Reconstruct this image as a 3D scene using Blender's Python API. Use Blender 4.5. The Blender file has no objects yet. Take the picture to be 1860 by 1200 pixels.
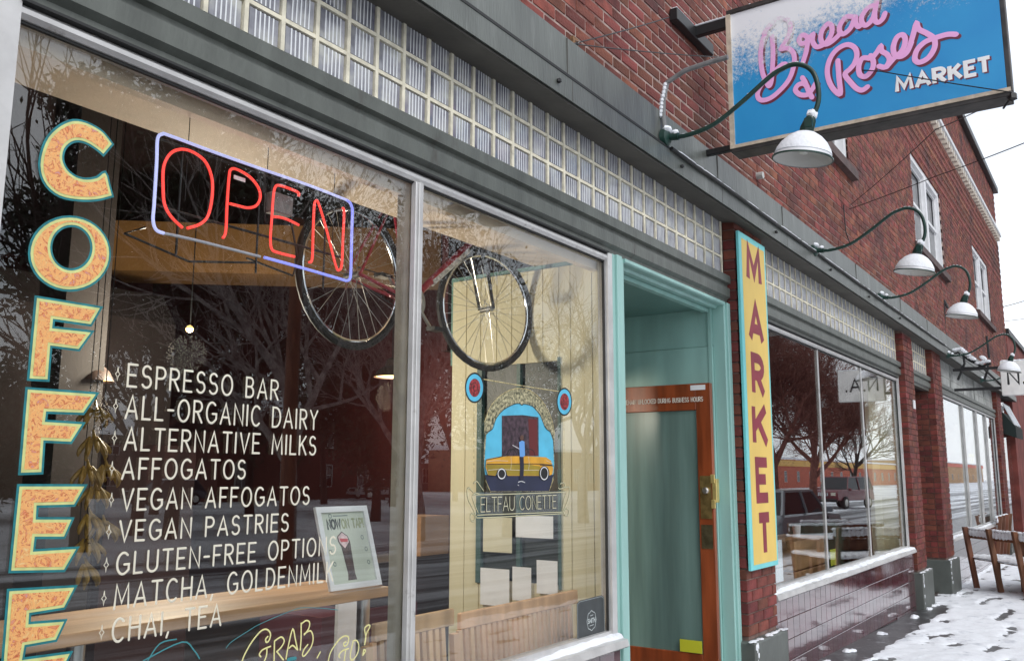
import bpy, bmesh, math, random
from mathutils import Vector, Matrix
import numpy as np
R = random.Random(7)
S = bpy.context.scene
C = S.collection
# ------------------------------------------------------------------ camera, sky, sun, exposure
CAMX = Vector((0.56318695, -0.8263242, 0.00296359))      # camera right, in world axes
CAMD = Vector((0.1338884, 0.08771233, -0.98710711))      # camera down
CAMF = Vector((0.81541054, 0.55632263, 0.16003366))      # camera forward
EYE = Vector((0, -2.3, 1.62)); FPX = 1620.0
cd = bpy.data.cameras.new('camera'); cam = bpy.data.objects.new('camera', cd); C.objects.link(cam)
cd.sensor_fit = 'HORIZONTAL'; cd.sensor_width = 36; cd.lens = FPX / 1860 * 36; cd.clip_end = 1500; cd.clip_start = .05
up = -CAMD
cam.matrix_world = Matrix(((CAMX.x, up.x, -CAMF.x, EYE.x), (CAMX.y, up.y, -CAMF.y, EYE.y), (CAMX.z, up.z, -CAMF.z, EYE.z), (0, 0, 0, 1)))
S.camera = cam
SUN_EL, SUN_AZ = math.radians(42), math.radians(205)
w = bpy.data.worlds.new("World"); S.world = w; w.use_nodes = True
nt = w.node_tree; nt.nodes.clear()
N = nt.nodes.new; L = nt.links.new
out = N('ShaderNodeOutputWorld'); bg = N('ShaderNodeBackground'); sky = N('ShaderNodeTexSky')
sky.sky_type = 'NISHITA'; sky.sun_disc = False; sky.sun_elevation = SUN_EL; sky.sun_rotation = SUN_AZ
tc = N('ShaderNodeTexCoord'); mp = N('ShaderNodeMapping'); mp.inputs['Scale'].default_value = (1, 1, 2.2)
no = N('ShaderNodeTexNoise'); no.inputs['Scale'].default_value = 2.6; no.inputs['Detail'].default_value = 6; no.inputs['Roughness'].default_value = .55
cr = N('ShaderNodeValToRGB'); cr.color_ramp.elements[0].position = .40; cr.color_ramp.elements[1].position = .60
cr.color_ramp.elements[0].color = (0.66, .66, .66, 1); cr.color_ramp.elements[1].color = (1, 1, 1, 1)
mx = N('ShaderNodeMix'); mx.data_type = 'RGBA'
L(tc.outputs['Generated'], mp.inputs[0]); L(mp.outputs[0], no.inputs['Vector']); L(no.outputs['Fac'], cr.inputs[0])
L(cr.outputs[0], mx.inputs['Factor']); L(sky.outputs[0], mx.inputs[6]); mx.inputs[7].default_value = (10.4, 10.8, 11.4, 1)
L(mx.outputs[2], bg.inputs[0]); bg.inputs[1].default_value = .135; L(bg.outputs[0], out.inputs[0])
sl = bpy.data.lights.new('sun', 'SUN'); sl.energy = 1.0; sl.angle = math.radians(14); sl.color = (1, .97, .93)
so = bpy.data.objects.new('sun', sl); C.objects.link(so)
so.rotation_euler = (math.radians(48), 0, math.radians(-25))
S.view_settings.view_transform = 'Standard'; S.view_settings.look = 'None'; S.view_settings.gamma = 1
S.view_settings.use_curve_mapping = False; S.view_settings.exposure = 0.0
S.render.engine = 'CYCLES'
S.cycles.transparent_max_bounces = 24; S.cycles.max_bounces = 10; S.cycles.glossy_bounces = 6
# ------------------------------------------------------------------ pixel of the 1860x1200 photograph -> point on a real plane
def ray(px, py): return CAMX * (px - 930) + CAMD * (py - 600) + CAMF * FPX
def PY(px, py, y=0.0):
    r = ray(px, py); t = (y - EYE.y) / r.y; return EYE + r * t
def PX(px, py, x):
    r = ray(px, py); return EYE + r * (x / r.x)
def PZ(px, py, z=0.0):
    r = ray(px, py); return EYE + r * ((z - EYE.z) / r.z)
def mir(p): return Vector((p.x, -p.y, p.z))              # the place whose mirror image in the panes is p
def proj(p):
    v = Vector(p) - EYE; d = v.dot(CAMF)
    if d <= .05: return None
    return 930 + FPX * v.dot(CAMX) / d, 600 + FPX * v.dot(CAMD) / d, d
def zg(x): return .30 - .022 * max(0, min(15.5, x))
# ------------------------------------------------------------------ materials
def node_mat(name):
    m = bpy.data.materials.new(name); m.use_nodes = True; t = m.node_tree
    return m, t, t.nodes['Principled BSDF']
def mat(name, col, rough=.6, var=.0, scale=6, bump=0, bscale=60, metal=0, rnd=0, col2=None, stretch=(1, 1, 1), dirt=None, dscale=3, dpos=.55, spec=.5, coat=0):
    m, t, b = node_mat(name); n = t.nodes.new; l = t.links.new
    b.inputs['Roughness'].default_value = rough; b.inputs['Metallic'].default_value = metal
    b.inputs['Specular IOR Level'].default_value = spec
    if coat: b.inputs['Coat Weight'].default_value = coat; b.inputs['Coat Roughness'].default_value = .08
    c = n('ShaderNodeTexCoord'); mp = n('ShaderNodeMapping'); mp.inputs['Scale'].default_value = stretch; l(c.outputs['Object'], mp.inputs[0])
    geo = n('ShaderNodeNewGeometry')
    cur = n('ShaderNodeRGB'); cur.outputs[0].default_value = (*col, 1); cur = cur.outputs[0]
    if var or col2:
        z = n('ShaderNodeTexNoise'); z.inputs['Scale'].default_value = scale; z.inputs['Detail'].default_value = 5; l(mp.outputs[0], z.inputs['Vector'])
        mx = n('ShaderNodeMix'); mx.data_type = 'RGBA'; c2 = col2 or tuple(min(1, x * (1 + var)) for x in col); c1 = col if col2 else tuple(x * (1 - var) for x in col)
        rp = n('ShaderNodeMapRange'); rp.inputs[1].default_value = .35; rp.inputs[2].default_value = .65; l(z.outputs['Fac'], rp.inputs[0])
        l(rp.outputs[0], mx.inputs['Factor']); mx.inputs[6].default_value = (*c1, 1); mx.inputs[7].default_value = (*c2, 1); cur = mx.outputs[2]
    if rnd:
        oi = n('ShaderNodeObjectInfo'); at = n('ShaderNodeAttribute'); at.attribute_name = 'rnd'
        ad = n('ShaderNodeMath'); ad.operation = 'ADD'; l(oi.outputs['Random'], ad.inputs[0]); l(at.outputs['Fac'], ad.inputs[1])
        fr = n('ShaderNodeMath'); fr.operation = 'FRACT'; l(ad.outputs[0], fr.inputs[0])
        mr = n('ShaderNodeMapRange'); l(fr.outputs[0], mr.inputs[0]); mr.inputs[3].default_value = 1 - rnd; mr.inputs[4].default_value = 1 + rnd
        h = n('ShaderNodeHueSaturation'); l(mr.outputs[0], h.inputs['Value']); l(cur, h.inputs['Color'])
        m2 = n('ShaderNodeMath'); m2.operation = 'MULTIPLY'; m2.inputs[1].default_value = 7.31; l(fr.outputs[0], m2.inputs[0])
        f2 = n('ShaderNodeMath'); f2.operation = 'FRACT'; l(m2.outputs[0], f2.inputs[0])
        m3 = n('ShaderNodeMapRange'); l(f2.outputs[0], m3.inputs[0]); m3.inputs[3].default_value = .5 - .03 * rnd; m3.inputs[4].default_value = .5 + .05 * rnd
        l(m3.outputs[0], h.inputs['Hue']); cur = h.outputs[0]
    if dirt:
        z = n('ShaderNodeTexNoise'); z.inputs['Scale'].default_value = dscale; z.inputs['Detail'].default_value = 8; z.inputs['Roughness'].default_value = .65; l(mp.outputs[0], z.inputs['Vector'])
        rp = n('ShaderNodeMapRange'); rp.inputs[1].default_value = dpos; rp.inputs[2].default_value = dpos + .12; l(z.outputs['Fac'], rp.inputs[0])
        mx = n('ShaderNodeMix'); mx.data_type = 'RGBA'; l(rp.outputs[0], mx.inputs['Factor']); l(cur, mx.inputs[6]); mx.inputs[7].default_value = (*dirt, 1); cur = mx.outputs[2]
    l(cur, b.inputs['Base Color'])
    if bump:
        z = n('ShaderNodeTexNoise'); z.inputs['Scale'].default_value = bscale; z.inputs['Detail'].default_value = 4; l(mp.outputs[0], z.inputs['Vector'])
        bp = n('ShaderNodeBump'); bp.inputs['Strength'].default_value = bump; bp.inputs['Distance'].default_value = .01; l(z.outputs['Fac'], bp.inputs['Height']); l(bp.outputs[0], b.inputs['Normal'])
    return m
def emit(name, col, s):
    m, t, b = node_mat(name); b.inputs['Base Color'].default_value = (*col, 1); b.inputs['Emission Color'].default_value = (*col, 1); b.inputs['Emission Strength'].default_value = s
    return m
def glass(name, tint=(.93, .95, .95), wob=.0, boost=1.0, base=.045):
    m = bpy.data.materials.new(name); m.use_nodes = True; t = m.node_tree; t.nodes.clear(); n = t.nodes.new; l = t.links.new
    o = n('ShaderNodeOutputMaterial'); mix = n('ShaderNodeMixShader'); tr = n('ShaderNodeBsdfTransparent'); gl = n('ShaderNodeBsdfGlossy')
    tr.inputs[0].default_value = (*tint, 1); gl.inputs['Roughness'].default_value = 0.0; gl.inputs[0].default_value = (1, 1, 1, 1)
    g = n('ShaderNodeNewGeometry'); d = n('ShaderNodeVectorMath'); d.operation = 'DOT_PRODUCT'; l(g.outputs['Incoming'], d.inputs[0]); l(g.outputs['True Normal'], d.inputs[1])
    a = n('ShaderNodeMath'); a.operation = 'ABSOLUTE'; l(d.outputs['Value'], a.inputs[0])
    s = n('ShaderNodeMath'); s.operation = 'SUBTRACT'; s.inputs[0].default_value = 1; l(a.outputs[0], s.inputs[1])
    p = n('ShaderNodeMath'); p.operation = 'POWER'; l(s.outputs[0], p.inputs[0]); p.inputs[1].default_value = 5
    q = n('ShaderNodeMath'); q.operation = 'MULTIPLY_ADD'; l(p.outputs[0], q.inputs[0]); q.inputs[1].default_value = 1 - base; q.inputs[2].default_value = base
    l(q.outputs[0], mix.inputs[0]); l(tr.outputs[0], mix.inputs[1]); l(gl.outputs[0], mix.inputs[2]); l(mix.outputs[0], o.inputs[0])
    if wob:
        c = n('ShaderNodeTexCoord'); z = n('ShaderNodeTexNoise'); z.inputs['Scale'].default_value = 2.2; z.inputs['Detail'].default_value = 1; l(c.outputs['Object'], z.inputs['Vector'])
        bp = n('ShaderNodeBump'); bp.inputs['Strength'].default_value = wob; bp.inputs['Distance'].default_value = .01; l(z.outputs['Fac'], bp.inputs['Height']); l(bp.outputs[0], gl.inputs['Normal'])
    return m
MT = dict(
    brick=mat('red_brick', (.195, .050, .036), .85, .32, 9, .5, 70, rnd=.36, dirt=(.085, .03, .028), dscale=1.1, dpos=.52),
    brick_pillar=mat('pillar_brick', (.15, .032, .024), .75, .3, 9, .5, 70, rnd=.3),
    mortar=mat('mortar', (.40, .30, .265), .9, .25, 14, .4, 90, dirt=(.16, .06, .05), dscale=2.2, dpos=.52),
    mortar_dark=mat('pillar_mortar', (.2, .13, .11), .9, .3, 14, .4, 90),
    fascia=mat('grey_painted_band', (.115, .125, .113), .40, .18, 2.5, .3, 22, stretch=(3.2, 1, .5), dirt=(.20, .21, .195), dscale=2.6, dpos=.60),
    lintel=mat('grey_painted_trim', (.112, .122, .108), .45, .18, 3, .25, 25, stretch=(3, 1, .8), dirt=(.07, .065, .055), dscale=3.2, dpos=.6),
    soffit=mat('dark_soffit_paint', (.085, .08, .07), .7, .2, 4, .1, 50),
    alu=mat('aluminium_frame', (.62, .61, .60), .35, .1, 8, .05, 60, metal=.35, dirt=(.3, .28, .26), dscale=9, dpos=.62),
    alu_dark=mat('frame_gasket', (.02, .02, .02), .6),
    beige_metal=mat('beige_frame_side', (.42, .38, .3), .5, .15, 10, .05),
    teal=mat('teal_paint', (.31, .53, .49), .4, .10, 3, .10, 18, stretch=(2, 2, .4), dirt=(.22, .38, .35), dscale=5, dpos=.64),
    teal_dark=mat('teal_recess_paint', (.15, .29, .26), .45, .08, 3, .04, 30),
    groove=mat('cream_glass_block_grout', (.80, .75, .60), .8, .15, 18, .3, 70, dirt=(.45, .40, .30), dscale=12, dpos=.64),
    door_wood=mat('varnished_red_brown_wood', (.28, .06, .018), .3, .35, 12, .06, 60, stretch=(1, 1, .12), coat=.4),
    brass=mat('worn_brass', (.42, .30, .12), .38, .3, 20, metal=.85),
    brass_bright=mat('bright_brass', (.75, .58, .22), .35, .1, 20, metal=.6),
    steel=mat('brushed_steel', (.6, .58, .55), .28, metal=.9),
    black=mat('black_metal', (.012, .012, .013), .45, .2, 20),
    green_metal=mat('dark_green_enamel', (.012, .045, .035), .32, .2, 20),
    enamel=mat('white_enamel', (.72, .73, .75), .35, .06, 10),
    enamel_in=mat('white_enamel_inside', (.70, .69, .66), .5),
    snow=mat('snow', (.86, .88, .92), .75, .03, 12, .5, 45, dirt=(.60, .62, .67), dscale=5, dpos=.56),
    white=mat('white_paint', (.78, .78, .79), .45, .05, 8, .05),
    cream=mat('cream_painted_board', (.72, .66, .45), .6, .05, 3, .04, 25, stretch=(1, 1, .3)),
    cream2=mat('cream_header_board', (.74, .59, .44), .7, .12, 3, .1, 25),
    maroon=mat('maroon_interior_wall', (.055, .006, .008), .8, .2, 2),
    ochre=mat('ochre_bulkhead', (.15, .07, .016), .75, .15, 2),
    dark_int=mat('dark_interior_paint', (.02, .008, .008), .7, .2, 3),
    grey_int=mat('grey_brown_column_paint', (.075, .06, .055), .7, .1, 2),
    floor_int=mat('interior_floor', (.06, .045, .04), .5, .2, 3),
    oak=mat('light_oak', (.50, .28, .13), .45, .3, 9, .06, 60, stretch=(.12, 1, 1)),
    bench_wood=mat('weathered_slat_wood', (.62, .38, .22), .6, .22, 10, .1, 60, stretch=(1, 1, .2), rnd=.15),
    dark_wood=mat('dark_outdoor_wood', (.16, .06, .03), .6, .3, 10, .15, 60, stretch=(1, 1, .2), rnd=.2),
    paper=mat('white_paper', (.85, .86, .88), .8, .03, 10), paper_cream=mat('cream_paper', (.70, .66, .48), .8, .03, 10),
    base=mat('grey_painted_pier_base', (.105, .115, .105), .5, .15, 4, .25, 20, dirt=(.2, .2, .2), dscale=10, dpos=.66),
    tile=mat('burgundy_tile', (.085, .014, .026), .07, .3, 5, .03, 20, rnd=.25, spec=1.0, coat=1),
    grout=mat('dark_grout', (.14, .08, .09), .8),
    concrete=mat('wet_concrete', (.055, .055, .058), .3, .4, 5, .5, 40, dirt=(.32, .33, .36), dscale=9, dpos=.57),
    asphalt=mat('wet_asphalt', (.05, .05, .055), .35, .3, 8, .4, 60),
    rubber=mat('black_rubber', (.015, .015, .016), .7, .2, 30),
    bike_red=mat('metallic_red_paint', (.38, .012, .04), .28, .1, 5, coat=.5),
    chrome=mat('chrome', (.8, .8, .82), .12, metal=1),
    bark=mat('dark_bark', (.045, .030, .024), .9, .3, 10, .5, 30), bark_red=mat('red_brown_bark', (.24, .10, .078), .9, .3, 8, .4, 30), bark_light=mat('pale_frosted_bark', (.34, .30, .28), .9, .4, 6, .4, 30),
    leaf=mat('dark_evergreen_leaf', (.030, .042, .022), .6, .5, 3),
    banana=mat('banana_peel', (.27, .165, .03), .5, .3, 18),
)
M = MT
M['pane'] = glass('shop_window_glass', wob=.02, base=.065)
M['pane_far'] = glass('house_window_glass', (.25, .27, .3), base=.09)
def gb_material():
    m, t, b = node_mat('fluted_glass_block'); n = t.nodes.new; l = t.links.new
    b.inputs['Roughness'].default_value = .09; b.inputs['Specular IOR Level'].default_value = .9
    oi = n('ShaderNodeObjectInfo'); c = n('ShaderNodeTexCoord')
    mp = n('ShaderNodeMapping'); l(c.outputs['Object'], mp.inputs[0])
    z = n('ShaderNodeTexNoise'); z.inputs['Scale'].default_value = 9; z.inputs['Detail'].default_value = 3
    ad = n('ShaderNodeVectorMath'); ad.operation = 'ADD'; l(mp.outputs[0], ad.inputs[0])
    cb = n('ShaderNodeCombineXYZ'); ml = n('ShaderNodeMath'); ml.operation = 'MULTIPLY'; ml.inputs[1].default_value = 50; l(oi.outputs['Random'], ml.inputs[0]); l(ml.outputs[0], cb.inputs[0]); l(cb.outputs[0], ad.inputs[1]); l(ad.outputs[0], z.inputs['Vector'])
    cr = n('ShaderNodeValToRGB'); e = cr.color_ramp.elements; e[0].position = .32; e[0].color = (.13, .13, .165, 1); e[1].position = .7; e[1].color = (.46, .46, .42, 1)
    x = e.new(.5); x.color = (.26, .26, .29, 1); l(z.outputs['Fac'], cr.inputs[0])
    at = n('ShaderNodeAttribute'); at.attribute_name = 'flute'
    mx = n('ShaderNodeMix'); mx.data_type = 'RGBA'; l(at.outputs['Fac'], mx.inputs['Factor']); l(cr.outputs[0], mx.inputs[6]); mx.inputs[7].default_value = (.80, .82, .84, 1)
    l(mx.outputs[2], b.inputs['Base Color'])
    return m
M['gblock'] = gb_material()
# ------------------------------------------------------------------ mesh helpers
class MB:
    def __init__(s): s.v = []; s.f = []; s.a = []
    def face(s, idx, a=0.0): s.f.append(tuple(idx)); s.a.append(a)
    def add(s, vs, fs, a=0.0):
        o = len(s.v); s.v += [tuple(p) for p in vs]
        for f in fs: s.f.append(tuple(i + o for i in f)); s.a.append(a)
    def box(s, x0, x1, y0, y1, z0, z1, a=0.0):
        s.add([(x0, y0, z0), (x1, y0, z0), (x1, y1, z0), (x0, y1, z0), (x0, y0, z1), (x1, y0, z1), (x1, y1, z1), (x0, y1, z1)],
              [(0, 3, 2, 1), (4, 5, 6, 7), (0, 1, 5, 4), (1, 2, 6, 5), (2, 3, 7, 6), (3, 0, 4, 7)], a)
    def obox(s, c, ax, ay, az):   # centre and three half-axis vectors
        c = Vector(c); ax = Vector(ax); ay = Vector(ay); az = Vector(az)
        s.add([c + ax * i + ay * j + az * k for k in (-1, 1) for (i, j) in ((-1, -1), (1, -1), (1, 1), (-1, 1))],
              [(0, 3, 2, 1), (4, 5, 6, 7), (0, 1, 5, 4), (1, 2, 6, 5), (2, 3, 7, 6), (3, 0, 4, 7)])
    def prism_x(s, prof, x0, x1, seg=1):    # profile of (y,z) swept along x
        n = len(prof); vs = []
        for i in range(seg + 1):
            x = x0 + (x1 - x0) * i / seg; vs += [(x, p[0], p[1]) for p in prof]
        fs = [(i * n + j, (i + 1) * n + j, (i + 1) * n + (j + 1) % n, i * n + (j + 1) % n) for i in range(seg) for j in range(n)]
        fs += [tuple(range(n)), tuple(seg * n + j for j in range(n - 1, -1, -1))]
        s.add(vs, fs)
    def tube(s, pts, r, n=8, cap=True, a=0.0):
        pts = [Vector(p) for p in pts]; m = len(pts); rs = r if isinstance(r, (list, tuple)) else [r] * m
        vs = []; prev = None
        for i, p in enumerate(pts):
            d = (pts[min(i + 1, m - 1)] - pts[max(i - 1, 0)])
            d = d.normalized() if d.length > 1e-9 else Vector((0, 0, 1))
            if prev is None: u = d.orthogonal().normalized()
            else:
                u = prev - d * prev.dot(d); u = u.normalized() if u.length > 1e-6 else d.orthogonal().normalized()
            prev = u; v = d.cross(u)
            vs += [p + (u * math.cos(2 * math.pi * k / n) + v * math.sin(2 * math.pi * k / n)) * rs[i] for k in range(n)]
        fs = [(i * n + k, i * n + (k + 1) % n, (i + 1) * n + (k + 1) % n, (i + 1) * n + k) for i in range(m - 1) for k in range(n)]
        if cap: fs += [tuple(range(n - 1, -1, -1)), tuple((m - 1) * n + k for k in range(n))]
        s.add(vs, fs, a)
    def lathe(s, prof, M4, n=24):       # prof (r,h) round local z, placed by the matrix M4
        vs = []
        for (r, h) in prof: vs += [M4 @ Vector((r * math.cos(2 * math.pi * k / n), r * math.sin(2 * math.pi * k / n), h)) for k in range(n)]
        fs = [(i * n + k, i * n + (k + 1) % n, (i + 1) * n + (k + 1) % n, (i + 1) * n + k) for i in range(len(prof) - 1) for k in range(n)]
        s.add(vs, fs)
    def blob(s, c, r, n=8, sq=(1, 1, 1)):
        c = Vector(c); vs = []; k = n // 2
        for i in range(k + 1):
            t = math.pi * i / k
            for j in range(n):
                p = 2 * math.pi * j / n; q = r * (1 + R.uniform(-.12, .12))
                vs.append(c + Vector((q * math.sin(t) * math.cos(p) * sq[0], q * math.sin(t) * math.sin(p) * sq[1], q * math.cos(t) * sq[2])))
        s.add(vs, [(i * n + j, i * n + (j + 1) % n, (i + 1) * n + (j + 1) % n, (i + 1) * n + j) for i in range(k) for j in range(n)])
def mesh(mb, name, smooth=False, bevel=0):
    me = bpy.data.meshes.new(name); me.from_pydata(mb.v, [], mb.f); me.update()
    if any(mb.a): at = me.attributes.new('rnd', 'FLOAT', 'FACE'); at.data.foreach_set('value', mb.a)
    if bevel or True:
        bm = bmesh.new(); bm.from_mesh(me)
        if bevel: bmesh.ops.bevel(bm, geom=[e for e in bm.edges if e.is_manifold and e.calc_face_angle(0) > .6], offset=bevel, segments=1, profile=.6, affect='EDGES')
        if smooth: bmesh.ops.remove_doubles(bm, verts=bm.verts, dist=1e-5)
        bmesh.ops.recalc_face_normals(bm, faces=bm.faces); bm.to_mesh(me); bm.free()
    if smooth:
        me.polygons.foreach_set('use_smooth', [True] * len(me.polygons))
        try: me.set_sharp_from_angle(angle=math.radians(40))
        except Exception: pass
    return me
def obj(name, mb, m, parent=None, smooth=False, bevel=0, kind=None, label=None):
    me = mb if isinstance(mb, bpy.types.Mesh) else mesh(mb, name, smooth, bevel)
    if m is not None and not me.materials: me.materials.append(MT[m] if isinstance(m, str) else m)
    o = bpy.data.objects.new(name, me); C.objects.link(o)
    if parent:
        o.parent = parent
        if parent.parent is None and parent.location.length + abs(parent.rotation_euler.z) > 0: pass
    if kind: o['kind'] = kind
    if label: o['label'] = label
    return o
def tag(o, label, cat, group=None):
    o['label'] = label; o['category'] = cat
    if group: o['group'] = group
    return o
def thing(name, label, cat, loc=(0, 0, 0), rz=0, group=None):
    o = bpy.data.objects.new(name, None); C.objects.link(o); o.location = loc; o.rotation_euler = (0, 0, rz); o.empty_display_size = .1
    return tag(o, label, cat, group)
def dup(root, loc=None, rz=None, label=None):
    def cp(o, par):
        c = o.copy(); C.objects.link(c); c.parent = par
        for ch in kids.get(o, []): cp(ch, c)
        return c
    kids = {}
    for o in root.children_recursive: kids.setdefault(o.parent, []).append(o)
    r = cp(root, None)
    if loc is not None: r.location = loc
    if rz is not None: r.rotation_euler = (0, 0, rz)
    if label: r['label'] = label
    return r
# flat shapes on a plane: O + a*u + b*v + n*h
class Plane:
    def __init__(s, O, u, v, n): s.O, s.u, s.v, s.n = map(Vector, (O, u, v, n))
    def p(s, a, b, h=0): return s.O + s.u * a + s.v * b + s.n * h
FAC = Plane((0, 0, 0), (1, 0, 0), (0, 0, 1), (0, -1, 0))
def smooth2(pts, k=4):
    if len(pts) < 3: return pts
    o = []
    for i in range(len(pts) - 1):
        p0 = pts[max(i - 1, 0)]; p1 = pts[i]; p2 = pts[i + 1]; p3 = pts[min(i + 2, len(pts) - 1)]
        for j in range(k):
            t = j / k
            o.append(tuple(.5 * ((2 * p1[c]) + (-p0[c] + p2[c]) * t + (2 * p0[c] - 5 * p1[c] + 4 * p2[c] - p3[c]) * t * t + (-p0[c] + 3 * p1[c] - 3 * p2[c] + p3[c]) * t ** 3) for c in (0, 1)))
    return o + [pts[-1]]
def ribbon(mb, pl, pts, wd, h0=0.001, th=.0004, rnd=True):
    q = [pts[0]]
    for p in pts[1:]:
        if math.dist(p, q[-1]) > 1e-5: q.append(p)
    pts = q; n = len(pts)
    if n < 2: return
    def nrm(a, b):
        d = math.dist(a, b); return ((b[0] - a[0]) / d, (b[1] - a[1]) / d)
    secs = []
    for i in range(n):
        d1 = nrm(pts[i - 1], pts[i]) if i else nrm(pts[0], pts[1]); d2 = nrm(pts[i], pts[i + 1]) if i < n - 1 else d1
        mx_, my_ = d1[0] + d2[0], d1[1] + d2[1]; l_ = math.hypot(mx_, my_)
        if l_ < .2: mx_, my_, l_ = d1[0], d1[1], 1
        d = (mx_ / l_, my_ / l_); k = min(1.8, 1 / max(.3, d[0] * d1[0] + d[1] * d1[1]))
        secs.append((pts[i], d, k))
    if rnd:
        (p, d, k) = secs[0]; e = [((p[0] - d[0] * wd * .5, p[1] - d[1] * wd * .5), d, .12), ((p[0] - d[0] * wd * .34, p[1] - d[1] * wd * .34), d, .72)]
        (p2, e2, k2) = secs[-1]; f = [((p2[0] + e2[0] * wd * .34, p2[1] + e2[1] * wd * .34), e2, .72), ((p2[0] + e2[0] * wd * .5, p2[1] + e2[1] * wd * .5), e2, .12)]
        secs = e + secs + f
    vs = []
    for (p, d, k) in secs:
        for t, hh in ((-1, 0), (-.6, .8), (0, 1), (.6, .8), (1, 0)):
            vs.append(pl.p(p[0] - d[1] * wd / 2 * k * t, p[1] + d[0] * wd / 2 * k * t, h0 + th * hh))
    mb.add(vs, [(i * 5 + j, i * 5 + j + 1, (i + 1) * 5 + j + 1, (i + 1) * 5 + j) for i in range(len(secs) - 1) for j in range(4)])
def poly(mb, pl, pts, h=.001):
    mb.add([pl.p(a, b, h) for a, b in pts], [tuple(range(len(pts)))])
def offset(pts, d):   # outward offset of a simple polygon
    n = len(pts); A = sum(pts[i][0] * pts[(i + 1) % n][1] - pts[(i + 1) % n][0] * pts[i][1] for i in range(n)); s = 1 if A > 0 else -1
    o = []
    for i in range(n):
        a, b, c = pts[i - 1], pts[i], pts[(i + 1) % n]
        l1 = math.dist(a, b); l2 = math.dist(b, c); n1 = ((b[1] - a[1]) / l1 * s, -(b[0] - a[0]) / l1 * s); n2 = ((c[1] - b[1]) / l2 * s, -(c[0] - b[0]) / l2 * s)
        mx_, my_ = n1[0] + n2[0], n1[1] + n2[1]; k = max(.45, (mx_ * n1[0] + my_ * n1[1])); o.append((b[0] + mx_ * d / k, b[1] + my_ * d / k))
    return o
def arc(cx, cy, rx, ry, a0, a1, n=9): return [(cx + rx * math.cos(math.radians(a0 + (a1 - a0) * i / n)), cy + ry * math.sin(math.radians(a0 + (a1 - a0) * i / n))) for i in range(n + 1)]
GL = {  # stroke letters: width, strokes
 'A': (.62, [[(0, 0), (.31, 1), (.62, 0)], [(.10, .32), (.52, .32)]]),
 'B': (.5, [[(0, 0), (0, 1), (.24, 1)] + arc(.24, .77, .2, .23, 90, -90) + [(0, .54)], [(.24, .54)] + arc(.24, .27, .24, .27, 90, -90) + [(0, 0)]]),
 'C': (.58, [arc(.32, .5, .32, .5, 48, 312, 14)]), 'D': (.56, [[(0, 0), (0, 1), (.2, 1)] + arc(.2, .5, .36, .5, 90, -90, 12) + [(0, 0)]]),
 'E': (.46, [[(.46, 1), (0, 1), (0, 0), (.46, 0)], [(0, .52), (.38, .52)]]), 'F': (.44, [[(.44, 1), (0, 1), (0, 0)], [(0, .52), (.36, .52)]]),
 'G': (.62, [arc(.32, .5, .32, .5, 50, 300, 14)[:-1] + [(.5, .08), (.62, .2), (.62, .45), (.38, .45)]]),
 'H': (.54, [[(0, 0), (0, 1)], [(.54, 0), (.54, 1)], [(0, .52), (.54, .52)]]), 'I': (.02, [[(0, 0), (0, 1)]]),
 'J': (.4, [[(.4, 1), (.4, .25)] + arc(.2, .22, .2, .22, 0, -180, 8)]),
 'K': (.5, [[(0, 0), (0, 1)], [(.48, 1), (.02, .42)], [(.17, .6), (.5, 0)]]), 'L': (.42, [[(0, 1), (0, 0), (.42, 0)]]),
 'M': (.72, [[(0, 0), (.06, 1), (.36, .22), (.66, 1), (.72, 0)]]), 'N': (.56, [[(0, 0), (0, 1), (.56, 0), (.56, 1)]]),
 'O': (.66, [arc(.33, .5, .33, .5, 90, 450, 20)]), 'P': (.48, [[(0, 0), (0, 1), (.24, 1)] + arc(.24, .74, .24, .26, 90, -90) + [(0, .48)]]),
 'R': (.5, [[(0, 0), (0, 1), (.24, 1)] + arc(.24, .75, .24, .25, 90, -90) + [(0, .5)], [(.2, .5), (.5, 0)]]),
 'S': (.48, [arc(.24, .75, .22, .25, 35, 250, 10) + arc(.24, .26, .24, .26, 75, -150, 10)]),
 'T': (.54, [[(0, 1), (.54, 1)], [(.27, 1), (.27, 0)]]), 'U': (.54, [[(0, 1), (0, .3)] + arc(.27, .28, .27, .28, 180, 360, 10) + [(.54, 1)]]),
 'V': (.58, [[(0, 1), (.29, 0), (.58, 1)]]), 'X': (.56, [[(0, 0), (.56, 1)], [(0, 1), (.56, 0)]]), 'Y': (.56, [[(0, 1), (.28, .5), (.56, 1)], [(.28, .5), (.28, 0)]]),
 'W': (.8, [[(0, 1), (.2, 0), (.4, .85), (.6, 0), (.8, 1)]]),
 ',': (.1, [[(.08, .06), (.0, -.16)]]), '-': (.3, [[(0, .48), (.3, .48)]]), '.': (.06, [[(.03, 0), (.03, .06)]]), '!': (.04, [[(.02, 1), (.02, .3)], [(.02, .06), (.02, 0)]]),
 ' ': (.34, []), "'": (.06, [[(.03, 1), (.03, .75)]]),
}
def text(mb, pl, s, a0, b0, h, width=None, sw=.1, gap=.22, h0=.001, slant=0, rnd=True, th=.0006):
    adv = []; x = 0
    for ch in s: adv.append(x); x += GL[ch][0] + gap
    tot = x - gap; kx = (width / tot) if width else h
    for ch, ax in zip(s, adv):
        for k, st in enumerate(GL[ch][1]):
            ribbon(mb, pl, [(a0 + (ax + p[0]) * kx + slant * p[1] * h, b0 + p[1] * h) for p in st], sw, h0 + k * .00025, th, rnd)
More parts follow.
